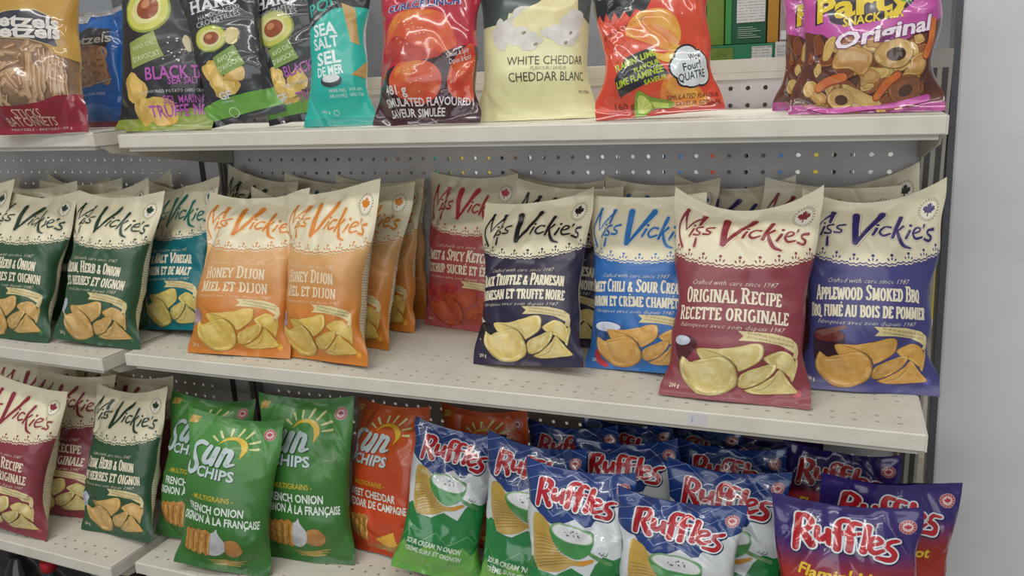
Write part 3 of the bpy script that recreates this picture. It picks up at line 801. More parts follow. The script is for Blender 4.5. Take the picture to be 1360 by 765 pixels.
def sun(c_lo, c_hi, line1, line2, w1, w2, cheese=False):
    fin = 'satin'
    a = Art(175, 290)
    a.body = mat(c_lo, fin, c_hi, 'grad', 60, .10, .24)
    a.back = mat(shade(c_lo, .9), fin); a.top = mat(shade(c_hi, .92), fin); a.bottom = mat(shade(c_lo, .9), fin)
    a.topback = a.back; a.bottomback = a.back
    L = mat('#c3d2d3', fin)
    LX = lambda X, Y: ((X - 455) * .2, 290 - ((Y - (X - 480) * .13) - 45) * .196)
    for pts, ws in (([(268, 325), (215, 308), (155, 345), (165, 420), (208, 490), (195, 565), (145, 592), (100, 555), (108, 500)], [38, 44, 46, 46, 46, 44, 42, 40, 30]),
                    ([(312, 350), (275, 455), (290, 500), (335, 470), (368, 365)], [42, 42, 44, 36, 40]), ([(378, 365), (340, 515)], [42, 40]),
                    ([(442, 370), (395, 520)], [44, 42]), ([(412, 440), (455, 385), (492, 395), (482, 455), (462, 515), (520, 505)], [30, 38, 42, 42, 38, 18])):
        a.stroke('brand_lettering', [LX(*p) for p in pts], [w * .195 for w in ws], L, 3)
        a.stroke('brand_lettering', [LX(p[0] + 8, p[1] + 8) for p in pts], [w * .195 for w in ws], mat(shade(c_lo, .62), fin), 2)
    Xc, Yc = LX(375, 598)
    a.text('brand_lettering', 'CHIPS', Xc + 1, Yc - .8, 18, mat(shade(c_lo, .5), fin), 2, w=62, bold=.04, rot=-1)
    a.text('brand_lettering', 'CHIPS', Xc, Yc, 18, L, 3, w=62, bold=.03, rot=-1)
    Y = mat('#e8c53a', fin, '#d9a92e', 'noise', 40)
    a.stroke('sun_emblem', [LX(*p) for p in ((372, 318), (430, 262), (505, 255), (565, 300), (585, 370), (556, 455))], [.8, 5, 7.5, 10, 9, .8], Y, 2)
    R = mat('#d8d89a', fin)
    for p, q in (((310, 240), (360, 285)), ((360, 175), (396, 245)), ((450, 155), (452, 225)), ((548, 150), (514, 228)), ((640, 185), (582, 252)), ((698, 290), (622, 305)), ((700, 366), (630, 366))):
        a.stroke('sun_emblem', [LX(*p), LX(*q)], [5, 3], R, 2)
    # round badge
    bx, by = 66, 262
    for r, c, l in ((11.5, '#d9b7b4', 2), (10.6, '#b4474f', 3), (7.2, '#dcc3bf', 4)): a.ellipse('maple_leaf_badge', bx, by, r, r, mat(c, fin), l)
    a.leaf('maple_leaf_badge', bx, by, 5.6, mat('#b02b38', fin), 5)
    for q in range(14):
        t = 2 * math.pi * q / 14
        a.ellipse('maple_leaf_badge', bx + 8.9 * math.cos(t), by + 8.9 * math.sin(t), .6, 1, mat('#e2cac6', fin), 5, rot=math.degrees(t) - 90, n=6)
    # gold medal sticker printed at top left
    a.poly('award_stamp', [(-84, 262), (-68, 266), (-62, 280), (-78, 278)], mat('#b08a3a', fin, '#d9bd6e', 'noise', 180), 2)
    px = lambda X, Y: ((X - 603) * .46, (705 - Y) * .4715)
    x_, y_ = px(574, 416)
    a.text('flavour_lettering', '- MULTIGRAINS -', x_ - 1, y_, 9, mat('#c9b02c', fin), 2, w=66, bold=.012)
    T = mat('#dfe8de', fin)
    x_, y_ = px(574, 459)
    a.text('flavour_lettering', line1, x_ + 4, y_, 14, T, 2, w=w1 * 1.02, bold=.025)
    x_, y_ = px(590, 499)
    a.text('flavour_lettering', line2, x_ + 5, y_, 14, T, 2, w=w2 * 1.02, bold=.025)
    # picture: crackers, onions, wheat
    if not cheese:
        a.blob('onion_picture', *px(650, 602), 16, 18, mat('#c08a4e', fin, '#a8713b', 'noise', 60), 2, seed=3, rough=.05)
        a.poly('onion_picture', [px(*p) for p in ((548, 565), (590, 545), (600, 530), (606, 548), (625, 580), (618, 625), (585, 648), (550, 635), (538, 600))], mat('#cfd0d2', fin, '#b5b8bd', 'noise', 50), 3, 5)
    else:
        a.poly('cheese_picture', [px(*p) for p in ((590, 640), (680, 590), (700, 640), (640, 680))], mat('#e8b03e', fin), 2)
    cr = mat('#c48f47', fin, '#a87432', 'noise', 120); cd = mat('#8a5c26', fin); ch = mat('#dbb06a', fin)
    for k in range(4):
        ox = k * 26
        a.poly('crackers_picture', [px(X, Yv) for X, Yv in ((476 + ox, 556 - k * 4), (492 + ox, 546 - k * 3), (506 + ox, 556 - k * 2), (488 + ox, 640 + k * 2), (474 + ox, 644 + k * 2), (462 + ox, 630))], cr, 4 + k)
        a.stroke('crackers_picture', [px(503 + ox, 560), px(486 + ox, 638)], 2, ch, 5 + k, smooth=False)
        a.stroke('crackers_picture', [px(492 + ox, 556), px(476 + ox, 634)], 1.4, cd, 5 + k, smooth=False)
    w_ = mat('#b79a55', fin, '#9a8a48', 'noise', 160)
    for k in range(3):
        a.stroke('wheat_picture', [px(560 + k * 8, 668 + k * 7), px(640, 664 + k * 8), px(700 - k * 9, 652 + k * 12)], [1, 4, 2], w_, 3)
    a.text('net_weight', 'NATURALLY FLAVOURED', *px(668, 716 - 10), 2.6, mat(shade(c_hi, 1.5), fin), 2, w=52, res=1)
    a.freeze()
    return a

RUFLOGO = [
    [(([(205, 228), (203, 380), (205, 528)]), [74, 66, 62]), ([(200, 238), (262, 222), (322, 262), (308, 345), (222, 385)], [50, 54, 62, 56, 44]), ([(258, 378), (318, 460), (360, 522)], [60, 66, 66])],
    [([(384, 335), (392, 430), (432, 458), (470, 400)], [56, 58, 52, 44]), ([(486, 335), (488, 420), (500, 480)], [52, 52, 50])],
    [([(652, 238), (592, 226), (560, 280), (566, 400), (560, 525)], [44, 52, 60, 60, 58]), ([(512, 352), (640, 345)], [30, 34])],
    [([(762, 278), (705, 262), (668, 310), (668, 430), (655, 545)], [40, 50, 58, 58, 56]), ([(612, 378), (750, 372)], [30, 34])],
    [([(832, 300), (800, 420), (765, 545)], [64, 60, 60])],
    [([(822, 492), (925, 462), (905, 415), (848, 425), (818, 500), (852, 560), (935, 540)], [34, 38, 42, 42, 48, 46, 34])],
    [([(1092, 468), (1010, 462), (968, 500), (1010, 545), (1032, 590), (985, 632), (872, 606)], [34, 44, 48, 54, 56, 50, 36])],
]
def ruffles(kind):
    fin = 'gloss'
    a = Art(165, 270)
    sour = kind == 'sour'
    hot = kind == 'hot'
    blue = '#1f3a78' if sour else '#33246b'
    a.body = mat('#1d6f38', fin, '#d3d8da', 'grad', 60, .098, .100) if sour else mat('#a32a1c', fin, blue, 'grad', 60, .165, .215)
    if sour: a.body = mat('#cfd4d6', fin)
    dk = mat('#1c2a55' if sour else '#251a4c', fin)
    a.back = dk; a.top = mat(blue, fin); a.bottom = mat('#4e9a36' if sour else '#5e1c3a', fin); a.topback = dk; a.bottomback = a.bottom
    B = mat(blue, fin)
    px = lambda X, Y: ((X - 525) * .134, 221 - Y * .14)
    if sour:
        lo = [(90, 140), (140, 158), (330, 268), (460, 232), (560, 170), (650, 236), (705, 222), (730, 175), (800, 120), (870, 60), (960, 10), (1180, -60)]
        P = [px(*p) for p in [(-120, 60)] + lo]
        for i in range(len(P) - 1):
            a.add('blue_top_print', [P[i], P[i + 1], (P[i + 1][0], 271), (P[i][0], 271)], B, 1)
        g1 = mat('#1f7a3c', fin); g2 = mat('#6fae3a', fin, '#3f9140', 'noise', 12)
        hi = [(-120, 640), (20, 700), (110, 660), (215, 790), (400, 810), (540, 690), (700, 752), (760, 600), (840, 500), (960, 535), (1180, 500)]
        P = [px(*p) for p in hi]
        for i in range(len(P) - 1): a.add('green_lower_print', [(P[i][0], 0), (P[i + 1][0], 0), P[i + 1], P[i]], g1, 1)
        gz = [(-90, 30), (-60, 62), (-38, 40), (-10, 66), (8, 48), (38, 70), (56, 56), (90, 82)]
        for i in range(len(gz) - 1): a.add('green_lower_print', [(gz[i][0], 0), (gz[i + 1][0], 0), gz[i + 1], gz[i]], g2, 2)
        zl = mat('#8fc07a', fin)
        for q, dy in enumerate((0, 24, -26)):
            a.stroke('green_lower_print', [(x + 6 * q, y + dy - 4) for x, y in gz], .9, zl, 3, smooth=False, cap=False)
    zl = mat('#8c9cc4' if sour else '#4a3b86', fin)
    for q, (dy, ys) in enumerate(((0, (234, 252, 236, 258, 238, 250, 232)), (-16, (232, 246, 230, 250, 236, 248, 226)), (14, (238, 256, 236, 256, 240, 258, 240)))):
        a.stroke('zigzag_lines', [(-84 + 28 * k, yy + dy) for k, yy in enumerate(ys)], .8, zl, 2, smooth=False, cap=False)
    if sour:
        a.stroke('zigzag_lines', [px(*p) for p in ((100, 60), (240, 92), (345, 185), (450, 110), (600, 180))], 1, zl, 2, smooth=False, cap=False)
    # wordmark: white outline under red brush letters
    lx = lambda X, Y: ((X - 628) * .121, 270 - ((Y - (X - 625) * .075) - 75) * .128)
    Wm = mat('#d9dde2', fin); Rm = mat('#c01f2a', fin, '#a81824', 'noise', 30); Dm = mat('#14224a' if sour else '#1d1440', fin)
    for li, letter in enumerate(RUFLOGO):
        for pts, ws in letter:
            P = [lx(*p) for p in pts]
            a.stroke('brand_lettering', [(x + .9, y - 1.2) for x, y in P], [w * .124 for w in ws], Dm, 3, grow=2.6)
            a.stroke('brand_lettering', P, [w * .124 for w in ws], Wm, 4, grow=2.0)
            a.stroke('brand_lettering', P, [w * .124 for w in ws], Rm, 5 + li * .1)
    # gaps between touching letters
    for pts in (((345, 300), (352, 470)), ((512, 330), (522, 480)), ((616, 300), (614, 520)), ((722, 300), (716, 540)), ((800, 430), (792, 520)), ((978, 420), (952, 500))):
        a.stroke('brand_lettering', [lx(*p) for p in pts], [.4, 1.3], Wm, 6)
    bx, by = 66, 246
    for r, c, l in ((9.6, '#c9a9a6', 3), (8.9, '#a8404a', 4), (6, '#d8bdb8', 5)): a.ellipse('maple_leaf_badge', bx, by, r, r, mat(c, fin), l)
    a.leaf('maple_leaf_badge', bx, by, 4.6, mat('#b02b38', fin), 6)
    for q in range(14):
        t = 2 * math.pi * q / 14
        a.ellipse('maple_leaf_badge', bx + 7.4 * math.cos(t), by + 7.4 * math.sin(t), .5, .9, mat('#e2cac6', fin), 6, rot=math.degrees(t) - 90, n=6)
    if sour:
        c = mat('#c9ad62', fin, '#b8964a', 'noise', 40); ct = mat('#b59440', fin, '#c8a850', 'noise', 30); cd = mat('#a07f3c', fin)
        a.poly('ridged_chip_picture', [px(*p) for p in ((105, 215), (170, 188), (250, 210), (330, 300), (390, 480), (470, 570), (585, 600), (735, 543), (745, 570), (640, 640), (540, 665), (480, 725), (400, 772), (250, 792), (150, 705), (118, 560), (102, 350))], c, 3, 4)
        a.poly('ridged_chip_picture', [px(*p) for p in ((108, 225), (175, 192), (250, 215), (325, 300), (350, 400), (230, 420), (115, 400))], ct, 4, 3)
        for k in range(10):
            t = k / 9
            a.stroke('ridged_chip_picture', [px(120 + t * 60, 430 + t * 340), px(260 + t * 60, 405 + t * 300), px(360 + t * 190, 430 + t * 200)], [.6, 1.5, .6], cd, 5)
        a.poly('ridged_chip_picture', [px(*p) for p in ((585, 610), (735, 543), (742, 575), (650, 632))], mat('#c98d2c', fin), 5)
        a.poly('dip_bowl_picture', [px(*p) for p in ((322, 310), (340, 395), (400, 490), (490, 565), (580, 585), (660, 540), (715, 465), (740, 350), (690, 270), (400, 245))], mat('#2c7a3a', fin, '#4e9350', 'noise', 25), 5, 4)
        a.ellipse('dip_bowl_picture', *px(535, 330), 28, 13.5, mat('#83ab7c', fin), 6, rot=-8)
        a.ellipse('dip_bowl_picture', *px(537, 334), 25.5, 11.6, mat('#dce0df', fin), 7, rot=-8)
        rg = random.Random(5)
        for k in range(13):
            a.ellipse('dip_bowl_picture', *px(545 + rg.uniform(-70, 60), 310 + rg.uniform(-22, 40)), 1.2, .7, mat('#2f4a33', fin), 8, rot=rg.uniform(0, 90), n=6)
        a.stroke('dip_bowl_picture', [px(690, 480), px(800, 530), px(930, 575)], [5, 6, 6], mat('#7ba06e', fin, '#4c8449', 'noise', 60), 5)
        for k in range(5): a.stroke('dip_bowl_picture', [px(800 + k * 18, 470 + k * 6), px(812 + k * 20, 455 + (k % 2) * 40)], [1.2, .5], mat('#1c4a2a', fin), 6)
        T = mat('#d6e4d2', fin)
        a.text('flavour_lettering', "SOUR CREAM 'N ONION", -8, 62, 9, T, 4, w=88, bold=.03, shear=.18, rot=-2)
        a.text('flavour_lettering', 'CRÈME SURE ET OIGNON', -8, 47, 9, T, 4, w=92, bold=.03, shear=.18, rot=-2)
    else:
        a.text('flavour_lettering', "Flamin' Hot" if hot else 'All Dressed', -2, 178, 13, mat('#e3c02c', fin), 3, w=84, bold=.03, shear=.15, rot=-4)
        a.poly('ridged_chip_picture', [(-50, 30), (-30, 110), (20, 140), (60, 100), (50, 40), (0, 15)], mat('#b8661f', fin, '#8f3a17', 'noise', 40), 2, 5)
        for k in range(8): a.stroke('ridged_chip_picture', [(-42 + k * 5, 35 + k * 8), (0 + k * 3, 45 + k * 9), (48, 45 + k * 7)], [.6, 1.6, .6], mat('#7c3214', fin), 3)
        a.poly('ridged_chip_picture', [(58, 120), (84, 160), (84, 80), (60, 70)], mat('#b05a22', fin, '#8f3a17', 'noise', 40), 2, 5)
    a.freeze()
    return a

# ---- one-off bags of the top shelf; q(px, py) turns a close-up reading of the front into millimetres
def reader(cx, by, k, tilt=0):
    c, s_ = math.cos(math.radians(tilt)), math.sin(math.radians(tilt))
    def q(X, Y):
        x, y = (X - cx), (by - Y)
        return ((x * c + y * s_) * k * .92, (-x * s_ + y * c) * k)
    return q

def avocado(a, part, cx, cy, rx, ry, rot, fin, l=2):
    a.ellipse(part, cx, cy, rx, ry, mat('#8f9a3a', fin), l, rot)
    a.ellipse(part, cx, cy, rx * .92, ry * .9, mat('#d3cf6a', fin, '#c2c45a', 'noise', 30), l + 1, rot)
    a.ellipse(part, cx, cy, rx * .66, ry * .64, mat('#dcd795', fin), l + 2, rot)
    a.ellipse(part, cx + rx * .08, cy, rx * .48, ry * .46, mat('#a8603c', fin, '#8e4a30', 'noise', 50), l + 3, rot)
    a.ellipse(part, cx + rx * .0, cy + ry * .14, rx * .2, ry * .18, mat('#c5855c', fin), l + 4, rot)

def chippile(a, part, spots, fin, c1='#d9b86a', c2='#c69f4e', l=2):
    for k, (x, y, rx, ry, rot) in enumerate(spots):
        a.blob(part, x, y, rx, ry, mat(c1, fin, c2, 'noise', 55), l + k, rot, seed=k + 3, rough=.22)
        a.blob(part, x + rx * .1, y + ry * .12, rx * .6, ry * .5, mat(shade(c1, 1.1), fin, c1, 'noise', 70), l + k + .5, rot, seed=k + 9, rough=.2)

def black_truffle():
    fin = 'satin'; a = Art(177, 300)
    a.body = mat('#2d2d31', fin); a.back = mat('#232326', fin); a.top = a.body; a.bottom = mat('#8f9f3f', fin, '#7d8c38', 'noise', 40)
    a.topback = a.bottomback = a.back
    q = reader(214, 172, 1.24)
    a.poly('green_base_print', [(-90, 3), (-90, 20), (-40, 22), (10, 28), (50, 36), (70, 32), (90, 30), (90, 3)], mat('#8f9f3f', fin, '#7d8c38', 'noise', 40), 1)
    avocado(a, 'avocado_picture', *q(200, 12), 38, 42, 10, fin)
    g = mat('#9aa860', fin, '#8c9b52', 'noise', 20)
    a.poly('oil_tag', [q(178, 58), q(213, 44), q(224, 76), q(182, 92)], g, 3)
    t = mat('#d5dab4', fin)
    a.text('oil_tag', 'AVO OIL', *q(199, 62), 7, t, 4, w=36, rot=16)
    a.text('oil_tag', "D'AVOCAT", *q(202, 76), 8, t, 4, w=42, rot=16, bold=.01)
    mg = mat('#b257ac', fin)
    a.text('flavour_lettering', 'BLACK TRUFFLE', 58, q(0, 96)[1], 20, mg, 7, w=146, bold=.02, rot=3)
    a.text('flavour_lettering', 'SEA SALT', 42, q(0, 108)[1], 11, mg, 7, w=50, bold=.01, rot=2)
    a.text('flavour_lettering', 'FLAVOURED POTATO CHIPS | CROUSTILLES', 38, q(0, 121)[1], 5, mat('#cfcfcf', fin), 3, w=125, rot=2, res=1)
    a.text('flavour_lettering', 'SEL MARIN À LA', 52, q(0, 131)[1], 12, mg, 7, w=90, bold=.01, rot=2)
    a.text('flavour_lettering', 'TRUFFE NOIRE', 46, q(0, 145)[1], 18, mg, 7, w=128, bold=.02, rot=2)
    chippile(a, 'chips_picture', [(*q(183, 117), 18, 26, 20), (*q(192, 145), 20, 26, -20), (*q(212, 148), 30, 22, 10)], fin)
    rg = random.Random(3)
    for k in range(16): a.ellipse('salt_flakes', *q(235 + rg.uniform(-12, 16), 66 + rg.uniform(-14, 20)), 1.6, 1.2, mat('#d9d7cf', fin), 3, n=6)
    a.blob('chips_picture', *q(254, 60), 6, 14, mat('#c9bf9a', fin), 3, rot=20, seed=2)
    a.freeze(); return a

def hardbite(cx, by, tilt, truffle, words):
    fin = 'gloss'; a = Art(140, 280)
    a.body = mat('#303236', fin); a.back = mat('#232427', fin); a.top = a.body; a.bottom = mat('#26272a', fin)
    a.topback = a.bottomback = a.back
    q = words['q']
    wt = mat('#d4d7d8', fin)
    hx, hy = q(*words['brand'])
    # heavy western-style letters H a r d
    slab(a, 'brand_lettering', 'HARD', hx + 14, hy, 17, 74, wt, 3, wt=.24)
    x_, y_ = q(*words['hand'])
    a.text('brand_lettering', 'HANDCRAFTED', x_, y_, 8, mat('#b9bbbc', fin), 3, w=62, rot=4)
    x_, y_ = q(*words['crou'])
    a.text('brand_lettering', 'CROUSTILLES', x_, y_, 8.5, mat('#b9bbbc', fin), 3, w=66, bold=.01, rot=4)
    x_, y_ = q(*words['avo']); avocado(a, 'avocado_picture', x_, y_, words['ar'], words['ar'] * .86, words.get('arot', 0), fin)
    if not truffle: a.blob('avocado_picture', x_ + 30, y_ - 4, 11, 13, mat('#d9c98a', fin), 3, seed=2)
    x_, y_ = q(*words['tag'])
    g = mat('#86a257', fin, '#76934a', 'noise', 20)
    a.poly('oil_tag', [(x_ - 22, y_ + 10), (x_ + 12, y_ + 22), (x_ + 22, y_ - 12), (x_ - 14, y_ - 22)], g, 8)
    a.text('oil_tag', 'AVO OIL', x_ - 1, y_ + 6, 7.5, mat('#d3dfb6', fin), 9, w=30, rot=16, bold=.01)
    a.text('oil_tag', "D'AVOCAT", x_ + 1, y_ - 7, 8, mat('#d3dfb6', fin), 9, w=34, rot=16, bold=.01)
    x_, y_ = q(*words['chip'])
    chippile(a, 'chips_picture', [(x_ + 16, y_ - 34, 18, 16, 10), (x_, y_ - 4, 14, 20, 30), (x_ + 6, y_ - 24, 12, 22, -10), (x_ + 34, y_ - 14, 16, 14, 20)], fin, l=2)
    if truffle:
        mg = mat('#a2539d', fin)
        x_, y_ = q(404, 102); a.text('flavour_lettering', 'BLACK TRUFFLE', x_ - 14, y_, 17, mg, 9, w=98, align='l', bold=.02, rot=6)
        x_, y_ = q(404, 122); a.text('flavour_lettering', 'FLAVOURED POTATO CHIPS', x_ - 14, y_, 5, wt, 9, w=70, align='l', rot=8, res=1)
        x_, y_ = q(415, 138); a.text('flavour_lettering', 'TRUFFE NOIRE', x_ - 10, y_, 15, mg, 9, w=90, align='l', bold=.02, rot=6)
        x_, y_ = q(352, 80); a.blob('mushroom_picture', x_, y_, 18, 17, mat('#8f8b8b', fin, '#4a4749', 'noise', 40), 2, seed=6)
    x_, y_ = q(*words['gf'])
    a.text('gluten_free_mark', 'GF', x_, y_ + 2, 11, wt, 9, w=18, bold=.035)
    a.text('gluten_free_mark', 'GLUTEN FREE', x_, y_ - 8, 3, wt, 9, w=20, res=1)
    gr = mat('#5f9a3a', fin, '#6fa845', 'noise', 30)
    a.poly('green_base_print', [(-70, 10), (-70, 34), (-20, 40), (70, 40), (70, 12)], gr, 2)
    x_, y_ = q(*words['seal']); a.ring('green_base_print', x_, y_, 7, 8, mat('#cfe0b8', fin), 3, n=20)
    a.freeze(); return a

def teal_tortilla():
    fin = 'satin'; a = Art(117, 267)
    a.body = mat('#2db3a4', fin); a.back = mat('#d0d0d2', fin, '#6f7072', 'print'); a.top = mat('#2f3236', fin); a.bottom = mat('#259a8e', fin)
    a.topback = mat('#9a9a9c', fin); a.bottomback = a.bottom
    q = reader(453, 171, 1.09)
    blk = mat('#2e3236', fin)
    a.poly('black_top_print', [(-60, 268), (-60, q(0, 42)[1]), q(425, 33), q(440, 20), q(458, 11), q(478, 10), (60, q(0, 10)[1]), (60, 268)], blk, 1)
    a.text('brand_lettering', 'POP', *q(437, 4), 20, mat('#33a899', fin), 3, w=52, bold=.02, rot=22)
    a.text('brand_lettering', 'NEVER FRIED CORN SNACK', *q(435, 18), 4.5, mat('#cdd3d3', fin), 3, w=60, rot=36, res=1)
    wt = mat('#dcebe8', fin)
    for t, X, Y, h, w in (('SEA', 442, 40, 18, 36), ('SALT', 443, 58, 16, 40), ('SEL', 448, 79, 19, 38), ('DE MER', 451, 97, 14, 40)):
        a.text('flavour_lettering', t, *q(X, Y), h, wt, 3, w=w, bold=.03, rot=8)
    a.ellipse('salt_bowl', *q(453, 111), 16, 9.5, mat('#3f4446', fin), 3, rot=5)
    a.ellipse('salt_bowl', *q(453, 108), 13, 6, mat('#dfe4e4', fin, '#c9d0d0', 'noise', 150), 4, rot=5)
    c = mat('#c6a468', fin, '#b18d4f', 'noise', 60)
    a.poly('tortilla_chip_picture', [q(466, 4), q(488, 12), q(500, 62), q(482, 58)], c, 3)
    a.poly('tortilla_chip_picture#2', [q(484, 104), q(512, 82), q(512, 106)], c, 3)
    a.text('small_print', 'NEVER FRIED', *q(461, 124), 5, wt, 3, w=25, rot=2, res=1)
    a.text('small_print', 'AIR SOUFFLÉ', *q(461, 131), 5, wt, 3, w=25, rot=2, res=1)
    a.text('small_print', 'NON GMO', *q(490, 122), 5, wt, 3, w=24, rot=2, res=1)
    a.text('small_print', 'SANS OGM', *q(490, 129), 5, wt, 3, w=24, rot=2, res=1)
    a.text('small_print', '142 g', *q(437, 151), 5, wt, 3, w=12, res=1)
    a.ring('small_print', *q(453, 153), 3.6, 4.2, wt, 3, n=14)
    a.freeze(); return a

def red_crunchy():
    fin = 'gloss'; a = Art(172, 247)
    a.body = mat('#b32238', fin); a.back = mat('#8e1c30', fin); a.top = a.body; a.bottom = mat('#6e1824', fin); a.topback = a.bottomback = a.back
    q = reader(564, 167, 1.0)
    dk = mat('#3d1720', fin)
    a.poly('dark_lower_print', [(-87, 0), (-87, q(0, 128)[1]), q(520, 92), q(560, 80), q(600, 72), q(628, 62), (87, q(0, 60)[1]), (87, 0)], dk, 1)
    O = mat('#c8402c', fin, '#d8663a', 'noise', 45); P = mat('#d98a3a', fin, '#d0602e', 'noise', 60); R = mat('#a52c2a', fin, '#c04a38', 'noise', 50)
    a.poly('crunchy_curls_picture', [q(506, 58), q(510, 32), q(524, 16), q(545, 10), q(580, 12), q(600, 26), q(616, 56), q(612, 66), q(585, 78), q(540, 84), q(512, 74)], O, 2, 4)
    a.poly('crunchy_curls_picture', [q(512, 34), q(526, 16), q(548, 11), q(585, 14), q(560, 22), q(535, 30), q(520, 42)], P, 3, 4)
    a.poly('crunchy_curls_picture', [q(508, 60), q(530, 46), q(560, 62), q(596, 76), q(550, 84), q(516, 78)], R, 4, 4)
    a.poly('crunchy_curls_picture', [q(520, 108), q(536, 86), q(556, 82), q(580, 86), q(594, 104), q(586, 132), q(560, 140), q(528, 128)], O, 3, 4)
    a.poly('crunchy_curls_picture', [q(530, 100), q(545, 86), q(568, 84), q(560, 96), q(545, 112)], P, 4, 4)
    a.poly('crunchy_curls_picture', [q(602, 112), q(612, 84), q(628, 66), q(650, 62), q(652, 130), q(630, 136), q(610, 130)], O, 3, 4)
    rg = random.Random(8)
    for k in range(50):
        X, Y = rg.choice(((555, 45), (560, 110), (630, 95)))
        a.ellipse('crunchy_curls_picture', *q(X + rg.uniform(-26, 26), Y + rg.uniform(-22, 22)), 1.3, 1.1, mat('#e6b07c', fin), 6, n=6)
    wt = mat('#e2dede', fin)
    for g, c, l in ((.10, wt, 3), (.05, mat('#2b3f86', fin), 4)): a.text('brand_lettering', 'CURLCRUNCH', *q(562, 2), 10, c, l, w=100 if l == 4 else 103, bold=g * .6, rot=4)
    a.text('flavour_lettering', 'Sweet & Spicy', *q(620, 72), 6.5, wt, 7, w=34, rot=20, shear=.2)
    a.text('flavour_lettering', 'Doux & Épicé', *q(624, 80), 6.5, wt, 7, w=34, rot=20, shear=.2)
    a.text('net_weight', '481 g', *q(528, 121), 12, wt, 7, w=34, bold=.02)
    a.text('flavour_lettering', 'SIMULATED FLAVOURED /', *q(576, 137), 10.5, wt, 7, w=134, bold=.02)
    a.text('flavour_lettering', 'SAVEUR SIMULÉE', *q(553, 151), 10.5, wt, 7, w=88, bold=.02, shear=.15)
    a.freeze(); return a

def white_cheddar():
    fin = 'satin'; a = Art(177, 242)
    a.body = mat('#e5e2b0', fin, '#dedba8', 'noise', 8); a.back = mat('#d8d5a6', fin); a.top = mat('#3b4342', fin); a.bottom = mat('#dcd9a6', fin); a.topback = mat('#303736', fin); a.bottomback = mat('#26292a', fin)
    q = reader(705, 162, .96)
    a.poly('dark_top_print', [(-90, 243), (-90, q(0, 24)[1]), q(671, 24), q(674, 9), q(700, 12), q(722, 4), q(735, -14), (40, 243)], mat('#465350', fin), 1)
    a.poly('dark_top_print', [(40, 243), q(735, -14), q(760, 0), q(775, 14), (90, q(0, 26)[1]), (90, 243)], mat('#59625f', fin), 1)
    p1 = mat('#e6dfae', fin, '#d8cc96', 'noise', 45); p2 = mat('#d9d8d0', fin, '#c8c6bc', 'noise', 60)
    for k, (X, Y, rx, ry, m_) in enumerate(((690, 26, 22, 22, p2), (738, 12, 34, 30, p1), (712, 28, 30, 20, p1), (764, 30, 18, 22, p2), (686, 44, 18, 12, p2), (748, 44, 22, 16, p2), (704, 52, 14, 12, p2), (660, 40, 12, 20, p2))):
        a.blob('popcorn_picture', *q(X, Y), rx, ry, m_, 2 + k * .3, seed=k + 20, rough=.25)
    for k, (X, Y) in enumerate(((696, 40), (711, 57), (760, 42), (752, 56))):
        a.ellipse('popcorn_picture', *q(X, Y), 3, 2, mat('#8d8266', fin), 6, n=8, rot=40)
    t = mat('#3c3a2c', fin)
    a.text('flavour_lettering', 'WHITE CHEDDAR', *q(729, 80), 12, t, 3, w=98, rot=0)
    a.text('flavour_lettering', 'FLAVOUR / SAVEUR', *q(729, 91.5), 5, t, 3, w=42, bold=-.015)
    a.text('flavour_lettering', 'CHEDDAR BLANC', *q(731, 103), 12, t, 3, w=98)
    a.text('flavour_lettering', 'MAY CONTAIN', *q(786, 124), 4, t, 3, w=18, res=1)
    a.freeze(); return a

